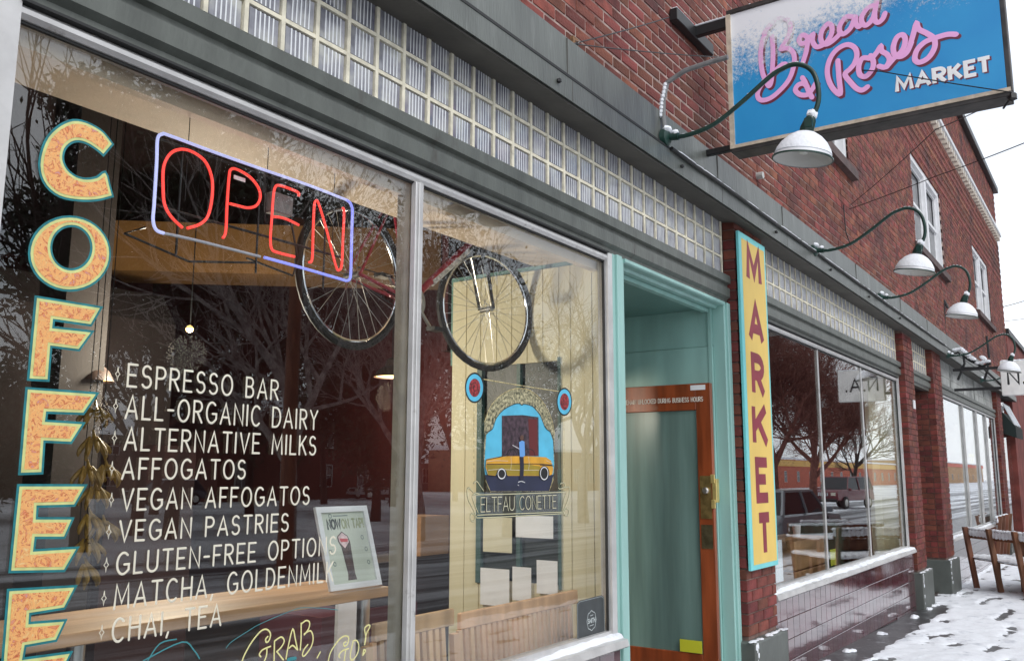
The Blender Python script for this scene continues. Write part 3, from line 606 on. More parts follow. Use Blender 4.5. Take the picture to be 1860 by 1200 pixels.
m = MB(); poly(m, PO, [(.095, .215), (.125, .235), (.155, .215), (.163, .19), (.158, .06), (.163, .035), (.112, .035), (.118, .06), (.108, .17), (.095, .195)], .0055); obj('poster_glass_drawing', m, mat('stout_print', (.075, .045, .04), .5, .5, 30), PS)
m = MB(); poly(m, PO, [(.100, .213), (.125, .230), (.152, .213), (.156, .19), (.128, .165), (.104, .19)], .0058); obj('poster_badge', m, mat('pink_white_print', (.75, .55, .55), .5, .2, 60), PS)
m = MB(); poly(m, PO, [(.106, .207), (.152, .203), (.148, .190), (.110, .192)], .0062); obj('poster_badge_band', m, mat('red_print', (.6, .08, .09), .5), PS)
# white panel, dark red things under the counter
a = PY(615, 1085, .9); b = PY(652, 1085, .9); m = MB(); m.box(a.x, b.x, .9, .92, .25, zc - .06); tag(obj('menu_board', m, 'white'), 'white upright panel standing under the oak counter beside the steel leg', 'panel')
a = PY(655, 1100, 1.4); m = MB(); m.box(a.x - .3, a.x + .5, 1.4, 1.9, .22, .85); tag(obj('crate', m, mat('plum_crate', (.09, .02, .03), .6)), 'dark plum crate on the floor behind the steel counter leg', 'crate')
a = PY(765, 938, 1.5); b = PY(806, 1005, 1.5); m = MB(); m.box(a.x, b.x + .05, 1.5, 1.75, b.z, a.z); tag(obj('cardboard_box', m, mat('tan_cardboard', (.42, .22, .10), .8, .1)), 'tan cardboard box seen right of the window mullion beside the cream boards', 'box')
m = MB(); m.box(a.x - .6, b.x + .1, 1.45, 1.85, .22, b.z - .004); tag(obj('shelf_unit', m, 'dark_int'), 'dark shelf unit that carries the tan cardboard box', 'shelf')
# slatted bench, backs towards the glass
def slat_panel(x0, x1, y, ztop, lab, lean=.35):
    T = thing('slatted_bench', lab, 'bench', (0, 0, 0), group='slatted wooden benches behind the right pane')
    zb = .25; dz = ztop - zb
    m = MB(); m.obox(((x0 + x1) / 2 + 0, y, ztop - .035), ((x1 - x0) / 2, 0, 0), (0, .013, 0), (0, 0, .035)); obj('top_rail', m, 'bench_wood', T, bevel=.004)
    n = int((x1 - x0) / .043)
    sm = MB(); sm.obox((0, 0, 0), (.0135, 0, 0), (0, .009, 0), (-.03 * dz / .7, 0, (dz - .07) / 2)); me = mesh(sm, 'slat', bevel=.002); me.materials.append(M['bench_wood'])
    for i in range(n):
        o = obj('slat', me, None, T); o.location = (x0 + .035 + i * .043 - .0, y, zb + (dz - .07) / 2)
    m = MB()
    for zz in (ztop - .28, ztop - .55): m.box(x0 + .01, x1 - .04, y + .012, y + .03, zz, zz + .04)
    m.box(x0 - .03, x1 - .03, y + .01, y + .45, .40, .44); obj('cross_rail', m, 'bench_wood', T)
    m = MB(); m.obox((x0 - .004, y, zb + dz / 2 - .04), (.02, 0, 0), (0, .014, 0), (-.03, 0, dz / 2 - .04)); obj('end_post', m, 'bench_wood', T)
    for lx, ly in ((x0, .38), (x1 - .08, .38), (x0 + .05, -.01)): m = MB(); m.box(lx, lx + .04, y + ly, y + ly + .04, .22, .40); obj('leg', m, 'bench_wood', T)
a = PY(678, 1132, .2); b = PY(822, 1112, .2); c_ = PY(834, 1108, .2); d_ = PY(1046, 1070, .2)
slat_panel(a.x + .0, b.x, .2, a.z, 'shorter slatted bench back behind the mullion'); slat_panel(c_.x, d_.x, .2, d_.z, 'longer slatted bench back below the painted car emblem')
# bananas hanging on the column
def bananas():
    m = MB()
    for k in range(7):
        a = -1.1 + k * .36; pts = []
        for t in range(6):
            u = t / 5; pts.append((.10 * math.sin(a * 1.15) * (.18 + .9 * math.sin(u * 1.75)) + .02 * math.sin(k * 2.1), -.06 * math.cos(a) * (.2 + math.sin(u * 1.9)), -.0 - (.19 + .03 * math.sin(k * 1.7)) * u + .05 * u * u))
        m.tube(pts, [.007, .013, .0165, .016, .011, .004], 7)
    m.tube([(0, 0, .05), (0, -.02, 0), (0, -.05, -.03)], [.006, .012, .014], 6)
    return mesh(m, 'banana_bunch', smooth=True)
bme = bananas(); bme.materials.append(M['banana'])
for i, (px, py, lab) in enumerate([(172, 760, 'topmost banana bunch, hanging right of the second F'), (168, 815, 'banana bunch level with the foot of the second F'), (158, 868, 'left banana bunch of the pair above the first E'), (190, 866, 'right banana bunch of the pair above the first E'),
        (172, 905, 'small banana bunch hanging just below the pair'), (160, 955, 'left banana bunch beside the arms of the first E'), (186, 968, 'right banana bunch beside the VEGAN PASTRIES line'), (158, 1000, 'banana bunch near the foot of the first E'), (152, 1045, 'lowest banana bunch, just above the last E')]):
    o = obj('banana_bunch', bme, None); o.location = PY(px, py - 22, 1.2); o.rotation_euler = (0, 0, R.uniform(-.6, .6)); o.scale = (.66, .7, .56 + R.uniform(-.06, .06)); tag(o, lab, 'bananas', 'banana bunches hanging on strings')
a = PY(205, 900, 1.3); m = MB(); m.box(a.x - .02, a.x + .42, 1.32, 1.38, .22, 1.75); tag(obj('display_board', m, mat('red_brown_board', (.05, .014, .01), .6, .15)), 'red-brown upright board behind the hanging bananas', 'board')
m = MB()
for px in (160, 172, 188): q = PY(px, 760, 1.2); m.tube([(q.x, 1.2, 1.3), (q.x, 1.2, 3.86)], .002, 4)
tag(obj('banana_strings', m, 'black'), 'thin strings on which the banana bunches hang', 'strings')
# ---- bicycle hung in the window
YK = .62
rh = PY(640, 500, YK); fh = PY(884, 562, YK)
BK = thing('hanging_bicycle', 'red racing bicycle hung from the ceiling inside the window', 'bicycle', rh)
def wheel(cx, turn, lab=None):
    mm = Matrix.Translation(cx) @ Matrix.Rotation(turn, 4, 'Z') @ Matrix.Rotation(math.pi / 2, 4, 'X')
    m = MB(); r0 = .335
    def torus(r, t, k=40, n=8, tz=1): 
        vs = [mm @ Vector(((r + t * math.cos(2 * math.pi * j / n)) * math.cos(2 * math.pi * i / k), (r + t * math.cos(2 * math.pi * j / n)) * math.sin(2 * math.pi * i / k), t * tz * math.sin(2 * math.pi * j / n))) for i in range(k) for j in range(n)]
        return vs, [(i * n + j, i * n + (j + 1) % n, ((i + 1) % k) * n + (j + 1) % n, ((i + 1) % k) * n + j) for i in range(k) for j in range(n)]
    m.add(*torus(r0, .017)); Wd = obj('wheel', m, 'rubber', BK, smooth=True)
    m = MB(); m.add(*torus(r0 - .025, .0075, tz=1.2)); obj('rim', m, 'chrome', Wd, smooth=True)
    m = MB()
    for i in range(32):
        a = 2 * math.pi * i / 32; b = a + (.5 if (i // 2) % 2 else -.5); s = (.03 if i % 2 else -.03)
        m.tube([mm @ Vector((.02 * math.cos(b), .02 * math.sin(b), s)), mm @ Vector(((r0 - .03) * math.cos(a), (r0 - .03) * math.sin(a), 0))], .0014, 4, False)
    obj('spokes', m, 'steel', Wd, kind=None)
    m = MB(); m.tube([mm @ Vector((0, 0, -.045)), mm @ Vector((0, 0, .045))], .016, 10); obj('hub', m, 'steel', Wd, smooth=True)
Z0 = Vector((0, 0, 0)); f_ = fh - rh; wheel(Z0, 0); wheel(f_, math.radians(-14))
bb = Vector((.41, 0, -.06)); st = Vector((.27, 0, .46)); ht = Vector((f_.x - .15, 0, .50)); hb = Vector((f_.x - .11, 0, .37))
m = MB()
for a, b, r in ((bb, st, .017), (st, ht, .016), (bb, hb + Vector((0, 0, .03)), .019), (ht + Vector((-.005, 0, .04)), hb, .021)): m.tube([a, b], r, 10)
for s in (-.05, .05):
    m.tube([bb + Vector((0, s * .5, 0)), Vector((0, s, 0))], .009, 8); m.tube([st + Vector((0, s * .3, 0)), Vector((0, s, 0))], .007, 8)
obj('bicycle_frame', m, 'bike_red', BK, smooth=True)
m = MB(); k = bb.lerp(hb, .30); k2 = bb.lerp(hb, .85); m.tube([k + Vector((0, -.003, 0)), k2 + Vector((0, -.003, 0))], .0205, 10); obj('frame_decal', m, mat('white_decal', (.75, .75, .72), .4, .5, 60), BK, smooth=True)
m = MB()
for s in (-.05, .05):
    m.tube([hb + Vector((0, s * .6, -.02)), hb.lerp(f_, .5) + Vector((0, s, 0)), f_ + Vector((-.02, s, .06)), f_ + Vector((0, s, 0))], [.012, .011, .009, .008], 8)
m.box(hb.x - .03, hb.x + .03, -.06, .06, hb.z - .03, hb.z); obj('fork', m, 'black', BK, smooth=True)
m = MB(); m.tube([st, st + Vector((-.04, 0, .16))], .012, 8); obj('seat_post', m, 'chrome', BK); m = MB(); m.obox(st + Vector((-.04, 0, .18)), (.13, 0, 0), (0, .05, 0), (0, 0, .02)); obj('saddle', m, 'black', BK, bevel=.015)
m = MB(); m.tube([ht + Vector((0, 0, .04)), ht + Vector((-.02, 0, .12)), ht + Vector((.09, 0, .125))], .011, 8)
m.tube([ht + Vector((.09, -.2, .125)), ht + Vector((.09, .2, .125))], .012, 8)
for s in (-.2, .2): m.tube([ht + Vector((.09, s, .125)), ht + Vector((.17, s, .11)), ht + Vector((.19, s, .05)), ht + Vector((.14, s, 0)), ht + Vector((.06, s, -.01))], .012, 8)
obj('handlebar', m, 'black', BK, smooth=True)
mm = Matrix.Translation(bb + Vector((0, -.03, 0))) @ Matrix.Rotation(math.pi / 2, 4, 'X'); m = MB(); m.lathe([(.085, -.003), (.085, .003), (.06, .003), (.06, -.003), (.085, -.003)], mm, 28); m.lathe([(.0, .006), (.03, .006), (.03, -.006)], mm, 12)
m.tube([bb + Vector((0, -.035, 0)), bb + Vector((.12, -.04, -.12))], .009, 8); m.tube([bb + Vector((0, .035, 0)), bb + Vector((-.12, .04, .12))], .009, 8); obj('crankset', m, 'steel', BK)
for bx_ in ((bb.x + .08, bb.x + .16, -.1, -.045, -.20, -.18), (bb.x - .16, bb.x - .08, .045, .1, .05, .07)): m = MB(); m.box(*bx_); obj('pedal', m, 'black', BK)
m = MB(); m.tube([bb + Vector((0, -.03, .085)), Vector((0, -.035, .035))], .003, 5); m.tube([bb + Vector((0, -.03, -.085)), Vector((0, -.035, -.035))], .003, 5); obj('chain', m, 'black', BK)
m = MB()
for dx in (.0, .92): m.tube([(dx + .02, 0, .34 if dx < .1 else .33), (dx + .02, 0, 3.85 - rh.z)], .0022, 4)
obj('hanging_wire', m, 'steel', BK)
# ---- neon OPEN sign
NP = Plane((0, .13, 0), (1, 0, 0), (0, 0, 1), (0, -1, 0))
NE = thing('neon_open_sign', 'glowing neon OPEN sign, red letters in a pale violet rounded outline', 'neon sign')
def npx(x, y): q = PY(260 + x / 4, 220 + y / 4, .13); return (q.x, q.z)
def ntube(name, pts, matn, r=.0050, k=5, closed=False):
    m = MB(); P = smooth2([npx(*p) for p in pts], k) if k > 1 else [npx(*p) for p in pts]; m.tube([NP.p(a, b, 0) for a, b in P], r, 8); return obj(name, m, matn, NE, smooth=True)
MR = emit('red_neon', (1, .065, .05), 1.0); MV = emit('violet_neon', (.52, .54, .90), .85); MV2 = emit('deep_violet_neon', (.28, .31, .95), .85); MW = mat('unlit_neon_tube', (.55, .55, .62), .3)
ntube('neon_letter', [(285, 775), (200, 690), (155, 600), (145, 480), (150, 330), (200, 235), (280, 205), (370, 230), (455, 300), (500, 420), (500, 560), (470, 690), (410, 750), (320, 778)], MR)
ntube('neon_letter', [(578, 850), (600, 800), (610, 600), (625, 400), (640, 350), (690, 355), (780, 410), (840, 490), (850, 560), (820, 615), (760, 630), (690, 615), (630, 600)], MR)
ntube('neon_letter', [(1130, 545), (1120, 515), (1000, 470), (960, 480), (945, 560), (935, 700), (925, 850), (935, 930), (980, 955), (1100, 985)], MR)
ntube('neon_letter', [(950, 695), (1000, 700), (1060, 720), (1130, 755)], MR)
ntube('neon_letter', [(1205, 1025), (1228, 1000), (1235, 800), (1243, 620), (1255, 580), (1275, 600), (1330, 780), (1400, 1050), (1425, 1080), (1443, 1040), (1452, 850), (1460, 660), (1448, 630)], MR)
ntube('neon_border', [(880, 990), (1100, 1050), (1430, 1146), (1475, 1158), (1500, 1148), (1508, 1110), (1510, 1060), (1515, 850), (1520, 660), (1515, 620), (1500, 590), (1470, 570)], MV2, .0055)
ntube('neon_border', [(1470, 570), (1200, 465), (880, 355), (500, 220), (190, 105), (140, 95), (105, 130), (98, 300), (80, 600), (72, 720), (95, 790), (150, 815)], MV, .0055)
ntube('neon_border', [(150, 815), (400, 870), (850, 985)], MW, .0052)
m = MB()
for zz, off in ((npx(600, 780)[1] + .02, .02), (npx(900, 380)[1], .02)):
    m.tube([(npx(80, 800)[0] + .01, .155, zz), (npx(1500, 800)[0] - .01, .155, zz)], .0045, 6)
for xx in (.1, .42, .74): m.tube([(npx(80, 800)[0] + xx, .157, npx(600, 950)[1] - .04), (npx(80, 800)[0] + xx, .157, npx(900, 380)[1] + .01)], .004, 6)
m.tube([(npx(60, 760)[0], .16, npx(60, 760)[1]), (npx(-40, 800)[0], .2, npx(0, 800)[1]), (npx(400, 860)[0], .17, npx(400, 1010)[1]), (npx(860, 1000)[0], .16, npx(860, 1020)[1])], .004, 5)
obj('sign_frame', m, 'black', NE, smooth=True)
m = MB(); q = npx(680, 385); q2 = npx(760, 440); m.box(q[0], q2[0], .143, .146, q2[1], q[1]); obj('maker_sticker', m, 'paper', NE)
m = MB(); q = npx(1000, 490); q2 = npx(1130, 680); m.box(q[0], q2[0] + .01, .17, .22, q2[1], q[1]); obj('transformer', m, mat('grey_transformer', (.2, .2, .19), .5), NE, bevel=.005)
m = MB(); q = npx(1130, 680); m.tube([(q[0], .19, q[1] + .05), (q[0] + .06, .19, q[1] - .15), (q[0] + .02, .17, q[1] - .22), (q[0] - .2, .16, q[1] - .2)], .004, 5)
for xx in (.12, .45, .78): m.tube([(npx(80, 800)[0] + xx, .157, 2.5), (npx(80, 800)[0] + xx, .157, 2.86)], .0015, 4)
obj('cable', m, 'black', NE)
# ------------------------------------------------------------------ painting on the window
def fp(x, y): q = PY(x, y, 0); return (q.x, q.z)
def zf(pts, ox, oy, s): return [fp(ox + x / s, oy + y / s) for x, y in pts]
MTEAL = mat('teal_sign_paint', (.012, .20, .23), .5, .2, 30); MYEL = mat('pale_yellow_green_paint', (.66, .70, .28), .5, .1, 30)
def marble():
    m, t, b = node_mat('orange_marbled_paint'); n = t.nodes.new; l = t.links.new; b.inputs['Roughness'].default_value = .5
    c = n('ShaderNodeTexCoord'); z = n('ShaderNodeTexNoise'); z.inputs['Scale'].default_value = 30; z.inputs['Detail'].default_value = 8; z.inputs['Distortion'].default_value = 3.2; l(c.outputs['Object'], z.inputs['Vector'])
    cr = n('ShaderNodeValToRGB'); e = cr.color_ramp.elements; e[0].position = .30; e[0].color = (.62, .30, .30, 1); e[1].position = .75; e[1].color = (.85, .62, .30, 1)
    for p, col in ((.38, (.84, .30, .10)), (.43, (.50, .09, .04)), (.45, (.88, .46, .18)), (.55, (.90, .42, .13)), (.585, (.92, .68, .30)), (.60, (.60, .14, .05)), (.62, (.88, .40, .12))): x = e.new(p); x.color = (*col, 1)
    l(z.outputs['Fac'], cr.inputs[0]); l(cr.outputs[0], b.inputs['Base Color']); return m
MMAR = marble()
def big_letter(pts, hole=None):
    L_ = MB(); lay = []
    for k, (d, h, mt_) in enumerate(((.0068, .0015, MTEAL), (.0006, .0024, MYEL), (-.0068, .0033, MMAR))):
        m = MB(); P = offset(pts, d)
        if hole is None: poly(m, FAC, P, h)
        else:
            Hh = offset(hole, -d); n = len(P); m.add([FAC.p(a, b, h) for a, b in P + Hh], [(i, (i + 1) % n, n + (i + 1) % n, n + i) for i in range(n)])
        lay.append(m)
    o = obj('painted_letter', lay[0], MTEAL, W1)
    return lay
PL = {0: [], 1: [], 2: []}
def csm(p, i): return smooth2(p[:i], 3) + smooth2(p[i:], 3)
LET = [
 (csm(zf([(605, 785), (575, 745), (540, 712), (470, 675), (400, 663), (330, 690), (265, 750), (228, 840), (222, 930), (255, 1010), (325, 1065), (420, 1085), (520, 1085), (605, 1065), (588, 1003), (570, 945), (530, 972), (470, 982), (410, 968), (360, 927), (335, 870), (345, 810), (385, 772), (430, 764), (480, 780), (530, 812), (560, 838)], 0, 0, 3), 14), None),
 (zf([(378 + 213 * math.cos(t * math.pi / 18), 182 - 194 * math.sin(t * math.pi / 18)) for t in range(36)], 0, 400, 3), zf([(386 + 117 * math.cos(t * math.pi / 18), 150 - 126 * math.sin(t * math.pi / 18)) for t in range(36)], 0, 400, 3)),
 (zf([(200, 425), (540, 480), (490, 565), (285, 535), (280, 590), (490, 612), (425, 700), (270, 680), (255, 865), (160, 860)], 0, 400, 3), None),
 (zf([(200, 590), (690, 625), (600, 755), (330, 745), (320, 825), (590, 842), (510, 965), (310, 955), (295, 1185), (150, 1190)], 0, 560, 4), None),
 (zf([(105, 250), (455, 250), (400, 345), (195, 350), (190, 430), (385, 430), (345, 520), (185, 520), (175, 605), (410, 590), (345, 700), (60, 705)], 0, 800, 3), None),
 (zf([(50, 820), (400, 800), (345, 905), (155, 935), (150, 1000), (345, 985), (300, 1080), (130, 1110), (115, 1195), (375, 1160), (310, 1290), (10, 1320)], 0, 800, 3), None)]
for pts, hole in LET: pass
for li, (pts, hole) in enumerate(LET):
    par = None
    for k, (d, h, mt_) in enumerate(((.0068, .0015, MTEAL), (.0006, .0024, MYEL), (-.0068, .0033, MMAR))):
        m = MB(); P = offset(pts, d)
        if hole is None: poly(m, FAC, P, h)
        else:
            Hh = offset(hole, -d); n = len(P); m.add([FAC.p(a, b, h) for a, b in P + Hh], [(i, (i + 1) % n, n + (i + 1) % n, n + i) for i in range(n)])
        obj(('letter_outline', 'letter_border', 'painted_letter')[k], m, mt_, W1)
MCR = mat('cream_sign_paint', (.78, .73, .60), .5, .05, 20)
MENU = [('ESPRESSO BAR', (233, 661), (232, 701), (505, 706)), ('ALL-ORGANIC DAIRY', (230, 718), (228, 759), (576, 760)), ('ALTERNATIVE MILKS', (228, 776), (226, 816), (573, 806)), ('AFFOGATOS', (223, 832), (222, 869), (445, 850)),
        ('VEGAN AFFOGATOS', (222, 888), (221, 926), (561, 900)), ('VEGAN PASTRIES', (218, 946), (216, 983), (523, 948)), ('GLUTEN-FREE OPTIONS', (213, 1004), (212, 1043), (609, 996)), ('MATCHA, GOLDENMILK', (209, 1062), (208, 1105), (604, 1045)), ('CHAI, TEA', (205, 1124), (204, 1166), (401, 1115))]
m = MB(); mb2 = MB()
for s, tl, bl, rr in MENU:
    a, zt = fp(*tl); a2, zb = fp(*bl); a = (a + a2) / 2; wx = fp(*rr)[0] - a
    m_ = MB(); text(m_, FAC, s, a, zb, zt - zb, wx, .0066, .30); obj('menu_lettering', m_, MCR, W1)
    c = (a - .032, (zt + zb) / 2); ribbon(mb2, FAC, [(c[0] + q * sx, c[1] + w_ * sx2) for q, w_, sx, sx2 in [(0, .019, 1, 1), (.0018, .006, 1, 1), (.0068, 0, 1, 1), (.0018, -.006, 1, 1), (0, -.019, 1, 1), (-.0018, -.006, 1, 1), (-.0068, 0, 1, 1), (-.0018, .006, 1, 1), (0, .019, 1, 1)]], .0020)
obj('menu_diamonds', mb2, MCR, W1)
MY2 = mat('yellow_script_paint', (.80, .76, .34), .5); MTQ = mat('turquoise_thin_paint', (.05, .25, .28), .5)
GR = [[(120, 868), (150, 790), (230, 650), (330, 530), (400, 510), (440, 560), (425, 630), (395, 655), (385, 620), (410, 590)], [(440, 700), (350, 740), (315, 790), (330, 815)], [(400, 730), (395, 800), (370, 868)],
      [(485, 640), (480, 868)], [(485, 640), (560, 595), (595, 640), (560, 710), (510, 760)], [(520, 770), (560, 820), (585, 850)], [(615, 840), (640, 700), (690, 505), (720, 620), (745, 740)], [(650, 720), (690, 690), (735, 730)],
      [(785, 440), (785, 600), (775, 740)], [(785, 450), (840, 410), (880, 430), (870, 500), (820, 570)], [(820, 560), (890, 525), (920, 600), (900, 700), (830, 800), (800, 800), (815, 740), (860, 680)], [(1000, 765), (965, 830)],
      [(1090, 868), (1120, 760), (1200, 640), (1270, 585), (1320, 600), (1310, 670), (1275, 700), (1265, 670), (1290, 645)], [(1320, 725), (1250, 750), (1210, 800), (1220, 825)], [(1285, 750), (1270, 868)],
      [(1370, 650), (1345, 760), (1340, 830), (1370, 850), (1420, 780), (1435, 690), (1410, 635), (1370, 640)], [(1500, 680), (1520, 560), (1560, 480), (1545, 460), (1500, 500), (1515, 600), (1500, 680)], [(1480, 800), (1510, 750), (1490, 740), (1480, 800)]]
m = MB()
for st in GR: ribbon(m, FAC, smooth2([fp(420 + x / 6.2, 1060 + y / 6.2) for x, y in st]), .0052)
obj('script_lettering', m, MY2, W1)
m = MB()
for st in ([(260, 1199), (330, 1165), (352, 1180), (362, 1195)], [(268, 1199), (290, 1168), (320, 1160)]): ribbon(m, FAC, smooth2([fp(x, y) for x, y in st]), .004)
ribbon(m, FAC, smooth2([fp(420 + x / 6.2, 1060 + y / 6.2) for x, y in [(-60, 720), (0, 650), (200, 520), (300, 460), (500, 370), (700, 290), (800, 265), (1000, 270), (1200, 290)]]), .0022)
ribbon(m, FAC, smooth2([fp(420 + x / 6.2, 1060 + y / 6.2) for x, y in [(640, 850), (680, 840), (720, 835)]]), .012)
obj('turquoise_flourish', m, MTQ, W1)
# gilded emblem with the painted car
AX, AY, AS = 820, 640, 3.75
def ez(pts): return zf(pts, AX, AY, AS)
GOLD = mat('gold_leaf', (.62, .52, .26), .3, .5, 90, metal=.6); INK = mat('black_sign_ink', (.012, .012, .012), .5); BLU = mat('sky_blue_paint', (.10, .50, .72), .5, .12, 10); CARY = mat('golden_yellow_paint', (.72, .36, .03), .5, .15, 12); CARO = mat('olive_yellow_paint', (.34, .24, .02), .5, .15, 12)
EM = obj('painted_emblem', (lambda m: (poly(m, FAC, ez([(215, 760), (222, 560), (225, 470), (260, 370), (320, 300), (390, 258), (460, 243), (540, 262), (620, 335), (675, 440), (700, 560), (702, 760), (690, 880), (662, 945), (255, 945), (225, 830)]), .0012), m)[1])(MB()), mat('gilded_glitter', (.05, .055, .03), .4, .5, 75, col2=(.62, .56, .34)), W1)
def epoly(nm, pts, h, mt_): m = MB(); poly(m, FAC, ez(pts), h); return obj(nm, m, mt_, W1)
def eline(nm, sts, wd, h, mt_, sm=True):
    m = MB()
    for k, st in enumerate(sts): ribbon(m, FAC, smooth2(ez(st)) if sm else ez(st), wd, h + k * .0001)
    return obj(nm, m, mt_, W1)
epoly('emblem_sky', [(222, 760), (235, 560), (275, 520), (300, 450), (350, 390), (420, 352), (460, 347), (475, 358), (495, 350), (550, 367), (600, 425), (635, 510), (670, 542), (690, 600), (697, 760), (690, 835), (225, 835)], .0018, BLU)
epoly('emblem_doorway', [(340, 430), (480, 425), (590, 440), (592, 705), (340, 705)], .0024, mat('dark_plum_paint', (.02, .012, .018), .3, .6, 45, col2=(.10, .06, .08)))
epoly('emblem_red_curtain', [(520, 450), (580, 455), (585, 700), (530, 700)], .0028, mat('dark_red_paint', (.13, .015, .015), .5))
epoly('emblem_road', [(226, 832), (692, 832), (664, 942), (258, 942)], .0022, mat('navy_paint', (.02, .025, .06), .5, .2, 10))
epoly('emblem_car_body', [(235, 725), (300, 712), (380, 705), (520, 705), (640, 712), (675, 735), (690, 790), (684, 828), (660, 838), (380, 838), (365, 815), (310, 810), (296, 838), (245, 832), (230, 780)], .003, CARY)
epoly('emblem_car_lower', [(232, 765), (520, 760), (600, 775), (596, 835), (380, 835), (365, 813), (310, 808), (296, 835), (247, 830)], .0034, CARO)
eline('emblem_ink', [[(222, 545), (275, 520), (300, 450), (350, 390), (420, 352), (460, 347), (475, 358), (495, 350), (550, 367), (600, 425), (635, 510), (670, 542), (690, 600), (700, 760), (690, 860)], [(222, 545), (214, 700), (225, 840), (258, 945)], [(232, 730), (360, 700), (390, 660), (430, 655)], [(235, 760), (560, 757), (680, 765)], [(385, 700), (400, 668), (420, 660), (440, 690)], [(230, 730), (226, 790), (245, 835), (296, 840)], [(600, 765), (690, 770)]], .0032, .0038, INK)
eline('emblem_car_trim', [[(245, 800), (330, 795), (450, 800), (590, 800)], [(400, 708), (402, 760), (398, 800)], [(520, 708), (524, 760), (520, 800)], [(236, 742), (300, 735), (380, 738)], [(640, 735), (682, 752)]], .0018, .0042, mat('pale_chrome_paint', (.75, .72, .6), .4))
eline('emblem_windshield', [[(375, 705), (392, 662), (440, 655), (452, 700)], [(500, 700), (500, 662), (548, 662), (565, 704)]], .0024, .0044, INK)
eline('emblem_leaf_ink', [[(235, 520), (262, 440), (300, 375), (350, 318), (410, 284), (470, 270), (530, 285), (590, 332), (635, 395), (668, 480)], [(262, 500), (290, 440), (330, 380), (380, 335)], [(560, 350), (610, 410), (645, 470), (680, 520)]], .0014, .0022, INK)
eline('emblem_gold_line', [[(222, 470), (260, 372), (320, 302), (390, 259), (460, 244), (540, 263), (620, 337), (675, 442), (700, 560)], [(215, 182), (500, 230), (725, 264)], [(148, 372), (148, 880)], [(762, 440), (762, 880)], [(228, 870), (262, 950)], [(690, 860), (662, 940)]], .0042, .0036, GOLD)
for (cx_, cy_, rx_, ry_) in ((155, 240, 62, 100), (767, 335, 50, 92)):
    ell = lambda k: [(cx_ + rx_ * k * math.cos(t * math.pi / 14), cy_ + ry_ * k * math.sin(t * math.pi / 14)) for t in range(28)]
    epoly('emblem_disc_rim', ell(1.05), .0016, INK); epoly('emblem_disc', ell(.93), .0021, BLU); epoly('emblem_rose', ell(.62), .0026, mat('rose_red_paint', (.30, .03, .035), .5, .7, 70))
    eline('emblem_rose_ink', [[(cx_ + rx_ * .5 * (1 - t / 16) * math.cos(t * .9), cy_ + ry_ * .5 * (1 - t / 16) * math.sin(t * .9)) for t in range(15)]], .002, .003, INK)
m = MB()
for (cx_, cy_, rx_, ry_) in ((337, 825, 30, 36), (627, 822, 31, 46)):
    P = ez([(cx_ + rx_ * 1.15 * math.cos(t * math.pi / 12), cy_ + ry_ * 1.1 * math.sin(t * math.pi / 12)) for t in range(24)]); poly(m, FAC, P, .0042)
obj('emblem_tyre', m, INK, W1)
m = MB()
for (cx_, cy_, rx_, ry_) in ((337, 825, 25, 33), (627, 822, 26, 42)): ribbon(m, FAC, ez([(cx_ + rx_ * math.cos(t * math.pi / 12), cy_ + ry_ * math.sin(t * math.pi / 12)) for t in range(25)]), .005, .0044)
obj('emblem_whitewall', m, 'white', W1)
epoly('emblem_figure_shirt', [(455, 610), (475, 598), (492, 606), (496, 700), (480, 712), (460, 708)], .0046, mat('light_blue_paint', (.14, .36, .75), .5))
epoly('emblem_figure_legs', [(458, 708), (486, 710), (488, 780), (484, 862), (470, 880), (458, 862), (462, 780)], .0048, mat('dark_blue_ink', (.015, .015, .035), .5))
epoly('emblem_figure_head', [(462, 572), (472, 560), (486, 568), (486, 590), (474, 600), (462, 592)], .0050, mat('brown_paint', (.12, .06, .04), .5))
eline('emblem_figure_shoes', [[(448, 882), (470, 876), (494, 884)], [(446, 900), (452, 904)], [(410, 630), (455, 655)]], .003, .005, MT['white'])
NX, NY, NS = 840, 840, 8.857
def nz(pts): return zf(pts, NX, NY, NS)
def scroll(sts, wd, h, mt_, nm):
    m = MB()
    for k, st in enumerate(sts): ribbon(m, FAC, smooth2(nz(st)), wd, h + k * .0001)
    obj(nm, m, mt_, W1)
SC = [[(180, 515), (1000, 495), (1640, 470)], [(230, 840), (900, 815), (1600, 790)], [(215, 885), (900, 855), (1600, 815)], [(160, 470), (90, 400), (65, 470), (90, 600), (160, 740), (215, 870)], [(240, 800), (180, 650), (150, 540), (200, 490), (260, 500)], [(170, 330), (220, 300), (280, 380), (330, 450)], [(1640, 400), (1700, 390), (1715, 470), (1680, 620), (1620, 760)], [(1600, 780), (1620, 620), (1650, 500)], [(1560, 340), (1620, 320), (1640, 380), (1560, 420), (1530, 400)],
      [(200, 870), (170, 940), (125, 920), (120, 840), (160, 815), (190, 860)], [(1610, 780), (1640, 840), (1690, 840), (1700, 770), (1665, 735), (1630, 770)]]
scroll(SC, .0062, .0022, INK, 'nameplate_scroll_ink'); scroll(SC, .0032, .0034, mat('pale_gold_paint', (.72, .70, .45), .4), 'nameplate_scroll')
a0, zt = nz([(290, 560)])[0]; a1, zb = nz([(1500, 770)])[0]; zb = nz([(290, 790)])[0][1]
for sw_, h_, mt_ in ((.0078, .0015, INK), (.0040, .0028, mat('pale_gold_lettering', (.66, .64, .45), .4))):
    m = MB(); text(m, FAC, 'ELTFAU CONETTE', a0, zb, zt - zb, a1 - a0, sw_, .16, h0=h_); obj('nameplate_lettering', m, mt_, W1)
